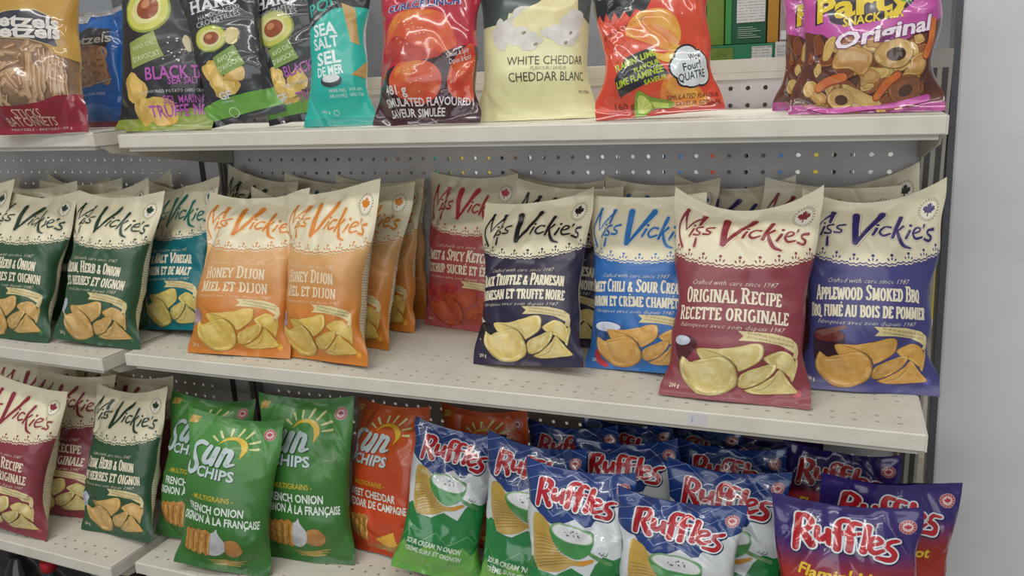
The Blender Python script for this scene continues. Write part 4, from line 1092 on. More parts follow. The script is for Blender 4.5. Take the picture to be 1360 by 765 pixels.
def lime_chips():
    fin = 'gloss'; a = Art(172, 230)
    a.body = mat('#d6452f', fin, '#dd5a38', 'noise', 10); a.back = mat('#a83524', fin); a.top = mat('#23252a', fin); a.bottom = mat('#b83a2c', fin); a.topback = a.top; a.bottomback = a.back
    q = reader(870, 160, .9)
    blk = mat('#25272c', fin)
    P = [(-90, 231), (-90, q(0, 22)[1])] + [q(782 + 8 * k, 20 if k % 2 else 8) for k in range(9)] + [q(858, 16), q(868, -2), (0, 231)]
    a.poly('black_top_print', P, blk, 1)
    O = mat('#e08a34', fin, '#e6b24a', 'noise', 40); O2 = mat('#dd6a2c', fin, '#e39a3e', 'noise', 40)
    a.poly('rolled_chips_picture', [q(830, 42), q(840, 22), q(860, 13), q(885, 16), q(900, 34), q(902, 60), q(884, 72), q(856, 58), q(836, 48)], O, 3, 4)
    a.poly('rolled_chips_picture', [q(838, 40), q(862, 34), q(890, 46), q(898, 62), q(880, 70), q(858, 58)], O2, 4, 4)
    a.poly('rolled_chips_picture', [q(862, 72), q(880, 78), q(892, 66), q(908, 72), q(900, 92), q(876, 88)], mat('#e6c04a', fin, '#dd9a3a', 'noise', 50), 5, 3)
    a.poly('black_flavour_panel', [q(806, 106), q(818, 92), q(826, 78), q(864, 66), q(870, 86), q(884, 106), q(812, 130)], blk, 5)
    lm = mat('#b5c832', fin)
    for t, X, Y, w in (("FLAMIN' LIME", 838, 88, 66), ('FLAVOUR', 852, 93, 36), ('LIME FLAMINÉE', 848, 106, 74), ('SAVEUR', 864, 109, 32)):
        pass
    a.text('flavour_lettering', "FLAMIN' LIME", *q(839, 83), 7.8, lm, 6, w=52, bold=.03, rot=19, shear=.15)
    a.text('flavour_lettering', 'FLAVOUR', *q(856, 92), 6.2, lm, 6, w=30, bold=.03, rot=19, shear=.15)
    a.text('flavour_lettering', 'LIME FLAMINÉE', *q(843, 106), 7.8, lm, 6, w=58, bold=.03, rot=15, shear=.15)
    a.text('flavour_lettering', 'SAVEUR', *q(866, 112), 5.6, lm, 6, w=26, bold=.03, rot=12, shear=.15)
    a.poly('rolled_chips_picture', [q(872, 128), q(882, 108), q(905, 112), q(925, 122), q(950, 148), q(900, 152), q(876, 142)], O2, 4, 4)
    a.poly('rolled_chips_picture', [q(880, 122), q(894, 110), q(920, 124), q(930, 140), q(896, 136)], O, 5, 4)
    # lime wedge
    g1 = mat('#7d9c2c', fin); g2 = mat('#c9d86a', fin, '#b3c84e', 'noise', 60); g3 = mat('#e0e3a8', fin)
    a.poly('lime_wedge_picture', [q(830, 158), q(834, 134), q(842, 124), q(858, 134), q(892, 142), q(888, 152), q(862, 150), q(846, 160)], g1, 6, 3)
    a.poly('lime_wedge_picture', [q(836, 152), q(838, 136), q(844, 130), q(856, 140), q(858, 148), q(846, 156)], g2, 7, 3)
    a.poly('lime_wedge_picture', [q(858, 140), q(886, 144), q(884, 150), q(862, 148)], g2, 7)
    for e in ((838, 134), (850, 134), (857, 142), (855, 150)): a.stroke('lime_wedge_picture', [q(840, 152), q(*e)], .9, g3, 8, smooth=False)
    # speech cloud
    wt = mat('#dfe6e6', fin); bl = mat('#23262a', fin)
    for gr, m_, l in ((2.2, bl, 6), (0, wt, 7)):
        for X, Y, r in ((910, 84, 14), (924, 90, 13), (904, 98, 15), (918, 106, 17), (934, 108, 13), (930, 96, 14), (908, 112, 10)):
            a.ellipse('speech_cloud', *q(X, Y), r + gr, r + gr, m_, l)
    for t, X, Y, w in (('Wow', 922, 84, 17), ('Four!', 917, 97, 24), ('QUATRE', 918, 110, 36)):
        a.text('speech_cloud', t, *q(X, Y), 9.5, bl, 8, w=w, bold=.01, rot=10)
    a.text('net_weight', '160 g', *q(816, 142), 8, mat('#5c1d16', fin), 6, w=26)
    a.text('flavour_lettering', 'SIMULATED FLAVOUR', *q(924, 137), 5.8, mat('#5c1d16', fin), 9, w=70, shear=.1)
    a.text('flavour_lettering', 'SAVEUR SIMULÉE', *q(932, 147), 5.8, mat('#5c1d16', fin), 9, w=60, shear=.1)
    a.text('small_print', '4 LAYERED CORN TORTILLA CHIPS', *q(822, 34), 4.4, mat('#4c1a16', fin), 3, w=64, rot=18, res=1)
    for p in (((790, 52), (806, 66), (826, 56)), ((798, 46), (820, 74)), ((786, 64), (812, 84), (836, 60), (820, 44))):
        a.stroke('small_print', [q(*e) for e in p], .6, mat('#8a2a1e', fin), 3, smooth=False)
    a.freeze(); return a

def party_mix():
    fin = 'gloss'; a = Art(185, 240)
    a.body = mat('#4a2a26', fin, '#6b3c2c', 'noise', 25); a.back = mat('#6b2a5c', fin); a.top = mat('#c04a9c', fin); a.bottom = mat('#b64a92', fin, '#8a3a72', 'noise', 60); a.topback = a.bottomback = mat('#a84088', fin)
    q = reader(1152, 152, .86)
    pk = mat('#c455a4', fin); bk = mat('#2a1c34', fin)
    a.poly('pink_band', [(-95, q(0, 34)[1]), q(1092, 46), q(1120, 64), q(1150, 68), q(1190, 62), q(1222, 44), (95, q(0, 22)[1]), (95, 241), (-95, 241)], pk, 1)
    a.poly('dark_top_print', [(-60, 241), q(1092, 6), q(1104, 32), q(1130, 38), q(1180, 28), q(1204, 8), q(1214, -12), (80, 241)], bk, 2)
    ye = mat('#e4c62e', fin); 
    a.text('brand_lettering', 'Party', *q(1142, 6), 26, bk, 3, w=104, bold=.07, shear=.1, rot=8)
    a.text('brand_lettering', 'Party', *q(1142, 6), 26, ye, 4, w=98, bold=.035, shear=.1, rot=8)
    a.text('brand_lettering', 'SNACK MIX', *q(1156, 27), 10, ye, 4, w=58, bold=.03, shear=.15, rot=9)
    for p in (((1190, 4), (1200, 2)),): a.ellipse('brand_lettering', *q(1195, 4), 7, 3.4, mat('#5f9a3a', fin), 4)
    for g, m_, l in ((.06, mat('#7a2a66', fin), 3), (.03, mat('#ecdfe8', fin), 4)):
        a.text('flavour_lettering', 'Original', *q(1172, 47), 17, m_, l + 9, w=98 if l == 4 else 100, bold=g, shear=.28, rot=12)
    O = mat('#c8602c', fin, '#d98040', 'noise', 60); C = mat('#b98a4a', fin, '#a06c34', 'noise', 60); T = mat('#c9a257', fin, '#b0853f', 'noise', 50); Bw = mat('#6e3a22', fin, '#8c5230', 'noise', 90)
    rg = random.Random(11)
    pal = (('#7a4226', '#a0623a', '#4a2416'), ('#b98a4a', '#d9b474', '#7c5628'), ('#c9a257', '#e2c886', '#8c6a30'), ('#8c5230', '#b87848', '#542c18'))
    for k in range(64):
        c_, l_, d_ = rg.choice(pal)
        X, Y = 1152 + rg.uniform(-84, 84), 101 + rg.uniform(-46, 44)
        cx_, cy_ = q(X, Y); rx, ry, ro = rg.uniform(7, 15), rg.uniform(5, 11), rg.uniform(0, 6.28)
        P = []
        for t in range(9):
            an = 6.283 * t / 9; kk = rg.uniform(.72, 1.2)
            x_, y_ = rx * kk * math.cos(an), ry * kk * math.sin(an)
            P.append((cx_ + x_ * math.cos(ro) - y_ * math.sin(ro), cy_ + x_ * math.sin(ro) + y_ * math.cos(ro)))
        a.crisp('snack_mix_picture', P, 2 + k * .07, c_, l_, d_, fin, (2, 3), 3)
    a.crisp('snack_mix_picture', [q(1108, 92), q(1116, 68), q(1140, 66), q(1158, 78), q(1148, 104), q(1130, 94)], 7, '#b98a4a', '#d3aa6a', '#7c5628', fin, (3, 3), 3)
    a.crisp('snack_mix_picture', [q(1094, 80), q(1098, 56), q(1112, 50), q(1106, 78)], 7, '#c9a257', '#e2c886', '#8c6a30', fin, (2, 2), 3)
    a.crisp('snack_mix_picture', [q(1120, 112), q(1150, 124), q(1178, 140), q(1160, 146), q(1130, 132)], 7.6, '#c9a257', '#e2c886', '#8c6a30', fin, (2, 2), 3)
    for X, Y, r, rr, c_, l_ in ((1184, 76, 20, 9.5, '#c39a58', '#dfbf80'), (1116, 132, 15, 7.5, '#c39a58', '#dfbf80'), (1206, 122, 19, 8, '#7a4226', '#a0623a')):
        cx_, cy_ = q(X, Y)
        a.crisp('snack_mix_picture', [(cx_ + r * math.cos(t * .5236) * rg.uniform(.93, 1.07), cy_ + r * .85 * math.sin(t * .5236)) for t in range(12)], 8.5, c_, l_, shade(c_, .6), fin, (2, 5), 3)
        a.ellipse('snack_mix_picture', cx_ + 1, cy_ - 1, rr, rr * .8, mat('#34190f', fin, '#4e2a1a', 'noise', 80), 9.8)
    for p, w in ((((1084, 116), (1102, 108), (1122, 104)), 9), (((1238, 34), (1238, 60), (1230, 78)), 10), (((1168, 130), (1180, 112), (1190, 104)), 8)):
        a.stroke('snack_mix_picture', [(q(*e)[0], q(*e)[1] - 1) for e in p], w * 1.15, mat('#8c3a1c', fin), 9.6)
        a.stroke('snack_mix_picture', [q(*e) for e in p], w, O, 10.2)
    a.stroke('pink_fold_print', [q(1066, 142), q(1100, 148), q(1150, 146), q(1200, 142), q(1240, 134)], [6, 8, 5, 8, 10], pk, 11)
    a.text('small_print', '300 g CONFEDERATION', *q(1078, 140), 5, mat('#e3c46a', fin), 12, w=30, res=1)
    a.freeze(); return a

def pretzel_sticks():
    fin = 'gloss'; a = Art(200, 305)
    a.body = mat('#8d7a6a', fin, '#5d463a', 'noise', 30); a.back = mat('#b08d5a', fin); a.top = mat('#8a2430', fin); a.bottom = mat('#8c2230', fin); a.topback = a.bottomback = mat('#8c2230', fin)
    q = reader(47, 181, 1.1)
    a.rect('pretzels_in_window', -101, q(0, 140)[1], 101, q(0, 46)[1], mat('#7a604c', fin, '#94765c', 'noise', 30), 1)
    rg = random.Random(4)
    st = [mat('#b8926e', fin, '#9c7654', 'noise', 60), mat('#c9a680', fin, '#ae8862', 'noise', 60), mat('#a07a5a', fin, '#886244', 'noise', 60)]
    for k in range(110):
        if k < 66:
            X = rg.uniform(-30, 72); Y = rg.uniform(56, 140); a0 = rg.uniform(0, 180); L = rg.uniform(10, 26)
        else:
            X = rg.uniform(58, 122) if k < 98 else rg.uniform(-2, 20); Y = rg.uniform(84, 116); a0 = 90 + rg.uniform(-5, 5); L = rg.uniform(30, 46)
        dx, dy = L / 2 * math.cos(math.radians(a0)), L / 2 * math.sin(math.radians(a0))
        a.stroke('pretzels_in_window', [q(X - dx, Y - dy), q(X + dx, Y + dy)], 7.5, st[k % 3], 2 + k * .05, smooth=False)
        a.stroke('pretzels_in_window', [q(X - dx + 1, Y - dy), q(X + dx + 1, Y + dy)], 1.8, mat('#cbb092', fin), 2.25 + k * .05, smooth=False)
    gold = mat('#c29a4c', fin, '#b3893d', 'noise', 15)
    a.poly('gold_top_print', [(-101, 306), (-101, q(0, 48)[1]), q(0, 48), q(30, 46), q(60, 50), q(85, 58), q(104, 74), (101, q(0, 82)[1]), (101, 306)], gold, 8)
    nv = mat('#3a3b46', fin)
    P = [(-96, q(0, 46)[1]), q(8, 48), q(30, 47), q(66, 51), q(107, 63), q(103, 22), q(76, 10), q(30, 9), q(4, 14), (-96, q(0, 18)[1])]
    a.poly('name_panel', P, nv, 9)
    a.stroke('name_panel', [(x, y) for x, y in P[1:9]], 1.3, mat('#c9b37a', fin), 10, smooth=False)
    wt = mat('#dcd6cf', fin)
    a.text('brand_lettering', 'Pretzels', *q(52, 24), 19, wt, 11, w=128, bold=.035, rot=-6)
    a.text('brand_lettering', 'Pretzels', *q(54, 39), 19, wt, 11, w=128, bold=.035, rot=-4)
    red = mat('#8f2030', fin)
    a.poly('red_base_print', [(-101, 0), (-101, q(0, 140)[1]), q(30, 142), q(70, 138), q(100, 130), (101, q(0, 128)[1]), (101, 0)], red, 9)
    t = mat('#dcb9a8', fin)
    a.text('flavour_lettering', 'STICKS', *q(45, 152), 13, t, 10, w=46, bold=.005)
    a.text('flavour_lettering', 'BATONNETS', *q(46, 163), 13, t, 10, w=86, bold=.005)
    a.text('small_print', 'PRETZELS - BRETZELS - 300 g', *q(60, 174), 4, mat('#d8c6b8', fin), 10, w=120, res=1)
    a.ellipse('red_seal', *q(1, 52), 9, 14, mat('#c9a02c', fin), 11); a.ellipse('red_seal', *q(-1, 48), 6, 9, mat('#b52a20', fin), 12)
    a.freeze(); return a

def blue_pretzels():
    fin = 'gloss'; a = Art(159, 212)
    a.body = mat('#1c62b4', fin); a.back = mat('#1a4f92', fin); a.top = mat('#b9bcc2', fin); a.bottom = mat('#8a2430', fin); a.topback = a.top; a.bottomback = mat('#7a2030', fin)
    q = reader(158, 178, 1.2)
    a.poly('window_print', [q(120, 82), q(136, 66), q(160, 60), q(190, 62), q(200, 110), q(168, 118), q(138, 126)], mat('#7a6052', fin, '#927666', 'noise', 40), 2)
    pz = [mat('#b4947a', fin, '#967460', 'noise', 60), mat('#a07c64', fin, '#c0a088', 'noise', 60)]
    rg = random.Random(2)
    for k in range(36):
        X, Y = rg.uniform(124, 192), rg.uniform(66, 114)
        a0 = rg.uniform(0, 6.28); r = rg.uniform(6, 10)
        a.stroke('pretzels_in_window', [q(X + r * math.cos(a0 + t), Y + r * .8 * math.sin(a0 + t)) for t in (0, .8, 1.6, 2.4, 3.2, 4)], 5, pz[k % 2], 3 + k * .1)
    a.poly('window_print', [q(116, 62), q(130, 44), q(160, 36), q(200, 40), q(200, 66), q(160, 60), q(136, 66), q(120, 78)], mat('#33363e', fin), 6)
    a.text('brand_lettering', 'Pretzels', *q(160, 55), 15, mat('#c9c9c6', fin), 7, w=100, bold=.02, rot=4)
    a.stroke('window_print', [q(118, 84), q(128, 108), q(139, 125), q(168, 116), q(200, 110)], 1.3, mat('#a8b4c8', fin), 7, smooth=False)
    a.text('small_print', 'GLUTEN FREE', *q(166, 131), 4.5, mat('#c2d2ea', fin), 3, w=40, rot=4, res=1)
    a.rect('white_label', *q(114, 24), *q(150, 2), mat('#c6c7c8', fin, '#8a8b8c', 'print'), 3)
    a.freeze(); return a

# ------------------------------------------------------------------ artwork for each kind of bag
A = {}
A['herb'] = miss('#2f5338', '#1f3a26', 'CREAM, HERB & ONION', 'FINES HERBES ET OIGNON', '#cda35c', '#dfbd80', extra='herb', w1=108, w2=136, h1=17, h2=17)
A['malt'] = miss('#0e6a72', '#0f7468', 'SALT & MALT VINEGAR', 'SEL MARIN ET DE MALT', '#d0ba62', '#e3d48c', extra='onion', w1=112, w2=110)
A['honey'] = miss('#c97a2e', '#d8842c', 'HONEY DIJON', 'MIEL ET DIJON', '#d8b455', '#e8cd7c', small='#ecdcbc', extra='onion', body2='#d8a66c', w1=88, w2=98)
A['ketchup'] = miss('#a84e4e', '#b83a42', 'SWEET & SPICY KETCHUP', 'KETCHUP SUCRÉ ET ÉPICÉ', '#a8452c', '#b85a38', extra='tomato', w1=126, w2=134)
A['truffle'] = miss('#2d2941', '#17161c', 'BLACK TRUFFLE & PARMESAN', 'PARMESAN ET TRUFFE NOIRE', '#e2c878', '#f0e2ac', extra='truffle', w1=124, w2=130)
A['chili'] = miss('#2b68ae', '#2272b8', 'SWEET CHILI & SOUR CREAM', 'POIVRON ET CRÈME CHAMPÊTRE', '#d6a052', '#e6bc78', extra='cup', w1=136, w2=146)
A['original'] = miss('#883a44', '#8a2c36', 'ORIGINAL RECIPE', 'RECETTE ORIGINALE', '#d6c078', '#e9dca6', extra='bowl', w1=100, w2=120)
A['apple'] = miss('#46447c', '#362c6c', 'APPLEWOOD SMOKED BBQ', 'BBQ, FUMÉ AU BOIS DE POMMIER', '#cf9a4a', '#e0b56c', extra='jar', w1=120, w2=140)
A['sungreen'] = sun('#38702f', '#528f46', 'FRENCH ONION', 'OIGNON À LA FRANÇAISE', 86, 128)
A['sunorange'] = sun('#c4461c', '#c85a2a', 'SWEET CHEDDAR', 'CHEDDAR DE CAMPAGNE', 98, 130, cheese=True)
A['sour'] = ruffles('sour')
A['hot'] = ruffles('hot')
A['dressed'] = ruffles('dressed')
A['truffleavo'] = black_truffle()
A['hard1'] = hardbite(0, 0, 0, False, dict(q=reader(331, 170, 1.14, 11), brand=(283, 12), hand=(306, 22), crou=(305, 31), avo=(294, 57), ar=24, tag=(318, 88), chip=(292, 98), gf=(309, 137), seal=(314, 159)))
A['hard2'] = hardbite(0, 0, 0, True, dict(q=reader(411, 169, 1.13, 9), brand=(362, 6), hand=(376, 18), crou=(377, 26), avo=(373, 43), ar=33, arot=12, tag=(388, 78), chip=(374, 108), gf=(383, 141), seal=(440, 162)))
A['tealtort'] = teal_tortilla()
A['redcrunch'] = red_crunchy()
A['cheddar'] = white_cheddar()
A['lime'] = lime_chips()
A['party'] = party_mix()
A['sticks'] = pretzel_sticks()
A['bluepretz'] = blue_pretzels()

# ------------------------------------------------------------------ the bags: art, x, y, shelf z, yaw, lean, roll, width, height, label, options
ZML, ZLL, ZTL = ZM - .0015, ZL + .004, ZT + .006
MVF = dict(D=.032, Db=.028, slump=.034, crk=1.5)
LITE = ('ribbon_banner', 'chips_picture', 'net_weight', 'recycling_mark', 'salt_bowl', 'sauce_jar', 'cream_bowl', 'red_chili', 'truffle_and_cheese', 'garlic_bulb', 'onion_wedge', 'tomatoes')
gM = 'kettle chip bags on the middle shelf'
gML = 'kettle chip bags on the left middle shelf'
gLL = 'kettle chip bags on the left bottom shelf'
gS = 'multigrain snack bags on the bottom shelf'
gR = 'ridged chip bags on the bottom shelf'
gT = 'snack bags on the top shelf'
def mv(art, row, label, group, seed, lite=False, **kw):
    o = dict(MVF); o.update(kw)
    return bag(A[art], *row, label, group, seed=seed, skip=LITE if lite else (), **o)

# middle shelf, right-hand bay
mv('honey', (0.2080, -0.3010, ZM, 4, 25, 0, .197, .281), 'leftmost orange honey dijon bag, standing at the left end of the middle shelf', gM, 1, sag=.007, tilt=.003)
mv('honey', (0.3640, -0.2920, ZM, -9, 17, -2, .190, .276), 'orange honey dijon bag at the shelf front showing its cream printed right side', gM, 2, sag=.002, tilt=.012, D=.036, Db=.044)
mv('honey', (0.3500, -0.2000, ZM, -11, 22, 0, .188, .273), 'orange honey dijon bag half hidden right behind the front orange bag with cream side', gM, 3, sag=.003, tilt=.008, D=.03, Db=.028)
mv('honey', (0.3480, -0.1080, ZM, -9, 13, 0, .188, .262), 'shaded orange honey dijon bag rearmost of the orange row, beside the red ketchup bag', gM, 4, sag=.003, tilt=.006, D=.024, Db=.02)
mv('ketchup', (0.5220, -0.0880, ZM, -10, 12, 0, .178, .272), 'muted red ketchup flavour bag standing alone against the pegboard on the middle shelf', gM, 5, D=.026, Db=.022, sag=.004)
mv('truffle', (0.6480, -0.0650, ZM, -12, 9, 4, .186, .262), 'cream topped bag with dark purple wordmark between the red ketchup bag and the pegboard, tilted', gM, 6, True, D=.02, Db=.016, sag=.008)
mv('truffle', (0.6950, -0.1250, ZM, -6, 12, 3, .184, .258), 'dark navy bag in shadow directly behind the front black truffle bag', gM, 7, D=.024, Db=.018, sag=.005)
mv('truffle', (0.6950, -0.2500, ZM, -9, 24, -6, .184, .262), 'black truffle and parmesan bag leaning at the shelf front with black wordmark', gM, 8, sag=.007, tilt=.006)
mv('chili', (0.8600, -0.2220, ZM, -7, 16, -3, .173, .257), 'bright blue sweet chili and sour cream bag right of the black truffle bag', gM, 9, sag=.002)
mv('original', (0.9960, -0.2840, ZM, -1, 20, 0, .192, .288), 'large maroon original recipe bag standing foremost on the middle shelf', gM, 10, sag=.020, tilt=.002, foot=.012, D=.034)
mv('apple', (1.1580, -0.2100, ZM, 4, 14, 0, .174, .275), 'purple applewood smoked BBQ bag at the right end of the middle shelf', gM, 11, sag=.014, tilt=.007, foot=.008)
mv('chili', (0.8550, -0.1150, ZM, -12, 10, -1, .186, .266), 'cream bag top with blue letter tips peeking over the front blue bag', gM, 12, True, D=.02, Db=.018)
mv('apple', (0.9600, -0.0850, ZM, -12, 8, -1, .186, .267), 'cream bag top with purple letter tips peeking over the maroon original bag', gM, 13, True, D=.02, Db=.018, sag=.012)
mv('original', (1.0850, -0.1400, ZM, -4, 12, 3, .180, .262), 'plain cream bag top squeezed behind the maroon original bag and the purple bag', gM, 14, True, D=.018, Db=.015, sag=.004)
mv('truffle', (1.1480, -0.0560, ZM, 3, 5, -4, .180, .262), 'cream bag corner with a dark maple leaf badge above the purple applewood bag', gM, 15, True, D=.014, Db=.011, sag=.010, tilt=.008)
mv('malt', (0.2150, -0.0620, ZM, -3, 6, 5, .190, .252), 'cream bag top with teal letter tips behind the two front orange bags', gM, 16, True, D=.015, Db=.012, sag=.004)
mv('malt', (0.2120, -0.1800, ZM, -8, 10, 3, .186, .250), 'crumpled cream bag top just behind the leftmost orange honey bag', gM, 17, True, D=.015, Db=.012, sag=.010)
mv('honey', (0.3300, -0.0400, ZM, -2, 5, 1, .190, .258), 'shaded tan bag top with an orange letter tip rearmost above the orange row', gM, 18, True, D=.013, Db=.012)
mv('herb', (0.0620, -0.0850, ZM, -10, 9, 9, .186, .262), 'cream bag with dark letter tips slouching by the slotted post behind the teal bag', gM, 19, True, D=.02, Db=.018)
mv('malt', (0.0140, -0.2330, ZM, -14, 20, -7, .188, .265), 'teal salt and malt vinegar bag standing across the gap between the two middle shelves', gM, 20, sag=.0, tilt=.008, D=.028, Db=.02)

# middle shelf, left-hand bay
mv('herb', (-0.4520, -0.2960, ZML, -4, 18, 3, .190, .290), 'green herb and onion bag cut by the left picture edge on the middle shelf', gML, 21, tilt=.006)
mv('herb', (-0.2900, -0.3240, ZML, 3, 25, 2, .193, .284), 'middle one of the three front green herb and onion bags at left', gML, 22, sag=.008)
mv('herb', (-0.0850, -0.3170, ZML, 3, 22, 3, .194, .276), 'rightmost green herb and onion bag on the left middle shelf, next to the teal bag', gML, 23, sag=.007, tilt=.004, D=.036, Db=.044)
mv('herb', (-0.3330, -0.2120, ZML, 8, 10, -1, .190, .270), 'cream bag top with green badge right behind the middle green front bag', gML, 24, True, D=.022, Db=.018)
mv('herb', (-0.2800, -0.1600, ZML, 8, 10, 0, .191, .271), 'shaded cream bag top with brownish badge, third row back on the left middle shelf', gML, 25, True, D=.022, Db=.018)
mv('herb', (-0.1340, -0.2200, ZML, 3, 12, -4, .190, .262), 'cream bag top with dark badge rising behind the right-hand green front bag', gML, 26, True, D=.022, Db=.018, tilt=.008)
mv('malt', (-0.0560, -0.1500, ZML, -6, 10, 4, .190, .254), 'cream bag top with one teal letter tip left of the teal vinegar bag', gML, 27, True, D=.022, Db=.018)
mv('herb', (-0.1700, -0.1050, ZML, 2, 6, -3, .186, .268), 'dark cream bag corner pointing up by the pegboard left of the slotted post', gML, 28, True, D=.018, Db=.014, sag=.016, tilt=.006)
mv('herb', (-0.3940, -0.0800, ZML, -4, 9, 3, .190, .267), 'shaded cream bag top with folded corner against the pegboard of the left bay', gML, 29, True, D=.02, Db=.016, sag=.014)
mv('herb', (-0.6000, -0.1200, ZML, 4, 10, -1, .190, .266), 'cream bag top at the far left edge against the grey pegboard', gML, 30, True, D=.022, Db=.018)

# bottom shelf, left-hand bay
mv('original', (-0.3080, -0.3960, ZLL, 5, 17, 7, .197, .283), 'maroon original recipe bag at the left picture edge on the left bottom shelf', gLL, 31, sag=.004, tilt=-.004, D=.036, Db=.044)
mv('original', (-0.2750, -0.3150, ZLL, 4, 22, 1, .192, .280), 'maroon original recipe bag behind, between the edge maroon bag and the green one', gLL, 32, D=.026)
mv('herb', (-0.0900, -0.3440, ZLL, -5, 22, -4, .187, .276), 'green herb and onion bag on the left bottom shelf beside the green multigrain bags', gLL, 33, sag=.008, tilt=.002)
mv('original', (-0.4350, -0.2180, ZLL, 9, 10, 2, .191, .262), 'shaded cream bag top with large red letter tips under the left middle shelf', gLL, 34, True, D=.024, Db=.02)
mv('original', (-0.3290, -0.1650, ZLL, 5, 9, 2, .191, .250), 'dim cream bag top rearmost under the left middle shelf', gLL, 35, True, D=.022, Db=.018)
mv('original', (-0.1760, -0.2050, ZLL, 0, 10, 0, .190, .254), 'dim reddish bag in shadow behind the green herb bag on the left bottom shelf', gLL, 36, True, D=.024, Db=.02)

# bottom shelf, right-hand bay
SF = dict(D=.030, Db=.024, crk=1.35)
bag(A['sungreen'], 0.0620, -0.3060, ZL, 5, 21, 2, .180, .266, 'green multigrain bag half hidden at the left end of the bottom shelf', gS, seed=41, **SF)
bag(A['sungreen'], 0.1720, -0.3660, ZL, 11, 14, 6, .175, .268, 'green french onion multigrain bag foremost on the bottom shelf, tilted to the right', gS, seed=42, sag=.006, foot=.008, **SF)
bag(A['sungreen'], 0.2910, -0.2910, ZL, 8, 12, 0, .176, .290, 'tall upright green french onion multigrain bag left of the orange one', gS, seed=43, sag=.004, foot=.006, **SF)
bag(A['sunorange'], 0.4120, -0.2480, ZL, -14, 17, -4, .168, .265, 'orange cheddar multigrain bag beside the green ones', gS, seed=44, sag=.004, **SF)
bag(A['sunorange'], 0.5850, -0.1850, ZL, -10, 10, -5, .172, .252, 'dim orange multigrain bag in the shade behind the first blue and green ridged bag', gS, seed=45, D=.024, Db=.02)
RFk = dict(D=.030, Db=.024, crk=1.8, fill=.42)
def rf(art, row, label, seed, **kw):
    o = dict(RFk); o.update(kw)
    return bag(A[art], *row, label, gR, seed=seed, **o)
rf('sour', (0.5350, -0.2860, ZL, 12, 14, 10, .153, .250), 'tilted blue and green ridged chip bag leftmost of its kind, right of the orange bag', 51, sag=.004)
rf('sour', (0.6900, -0.2900, ZL, -4, 11, 2, .164, .258), 'blue and green ridged chip bag with strong glints, wedged second from the left', 52, D=.026, Db=.02)
rf('sour', (0.7880, -0.3560, ZL, -3, 11, 0, .164, .261), 'blue ridged chip bag at the shelf front, its chip and dip bowl picture fully visible', 53, sag=.005)
rf('sour', (0.8560, -0.2480, ZL, 0, 11, -6, .161, .254), 'blue ridged chip bag with its lettering showing over the front chip-and-bowl bag', 54, D=.026, Db=.02)
rf('sour', (0.9290, -0.3600, ZL, 1, 8, 2, .170, .243), 'low blue ridged chip bag at the bottom centre, cut by the picture bottom', 55, sag=.006)
rf('sour', (0.9850, -0.2950, ZL, 1, 9, 1, .168, .262), 'blue ridged chip bag just behind the low centre one, beside the purple bag', 56, D=.024, Db=.02)
rf('sour', (0.9940, -0.2150, ZL, -7, 11, -4, .160, .252), 'dim blue ridged chip bag in the third row right under the middle shelf lip', 57, D=.024, Db=.02)
rf('hot', (1.1480, -0.3560, ZL, 1, 8, -2, .174, .265), 'purple ridged chip bag foremost at the right end of the bottom shelf', 58, sag=.005)
rf('hot', (1.1860, -0.2640, ZL, 12, 5, 3, .176, .258), 'purple ridged chip bag jutting past the right shelf end behind the front purple one', 59, D=.028, Db=.022, sag=.003)
rf('hot', (1.1300, -0.1880, ZL, -5, 11, 0, .160, .256), 'dim purple ridged chip bag tucked under the middle shelf near its right end', 60, D=.024, Db=.02)
rf('hot', (1.0350, -0.1300, ZL, 3, 10, 0, .158, .240), 'very dim purple ridged chip bag deep under the shelf, farthest from the right end', 61, D=.022, Db=.018)
rf('sour', (0.7450, -0.1850, ZL, -10, 10, -6, .162, .240), 'dim blue ridged chip bag deep under the shelf above the glinting second bag', 62, D=.022, Db=.018)
rf('sour', (0.8250, -0.1500, ZL, -12, 10, -6, .161, .240), 'dim blue ridged chip bag rearmost under the shelf above the chip-and-bowl bag', 63, D=.022, Db=.018)
rf('sour', (0.9300, -0.1250, ZL, -12, 10, -6, .160, .236), 'dim blue ridged chip bag rearmost under the shelf left of the dim purple bags', 64, D=.022, Db=.018)

# top shelf
TP = dict(D=.032, Db=.026, crk=1.2)
def tp(art, row, label, seed, **kw):
    o = dict(TP); o.update(kw)
    return bag(A[art], *row, label, gT, seed=seed, **o)
tp('sticks', (-0.1270, -0.3160, ZTL, 8, 10, 0, .200, .310), 'big clear bag of pretzel sticks with red base and gold top', 71, crk=1.5, D=.036)
tp('bluepretz', (-0.1350, -0.1700, ZTL, -3, 6, 0, .158, .215), 'small blue bag of twisted pretzels standing back beside the pretzel sticks bag', 72, crk=1.4)
tp('truffleavo', (0.0500, -0.2150, ZT, 12, 13, 1, .178, .302), 'black bag with large pink truffle lettering and olive green base beside the blue pretzels', 73, foot=.012)
tp('hard1', (0.1930, -0.1850, ZT, 12, 8, -10, .142, .282), 'leaning black avocado oil chip bag with green base and no pink lettering', 74, D=.026, Db=.02)
tp('hard2', (0.2880, -0.1500, ZT, 6, 8, -8, .142, .280), 'leaning black avocado chip bag with pink lettering tucked behind the turquoise bag', 75, D=.026, Db=.02)
tp('tealtort', (0.3880, -0.2080, ZT, 8, 11, 0, .118, .267), 'turquoise sea salt tortilla bag with black top', 76, D=.028, Db=.024, crk=.8, foot=.006)
tp('redcrunch', (0.5500, -0.2320, ZT, 1, 14, 0, .173, .250), 'glossy red bag of crunchy curls marked 481 g', 77, crk=1.6, foot=.006)
tp('cheddar', (0.6970, -0.1750, ZT, 8, 13, 0, .178, .245), 'pale yellow white cheddar popcorn bag with black top', 78, crk=.8, foot=.01)
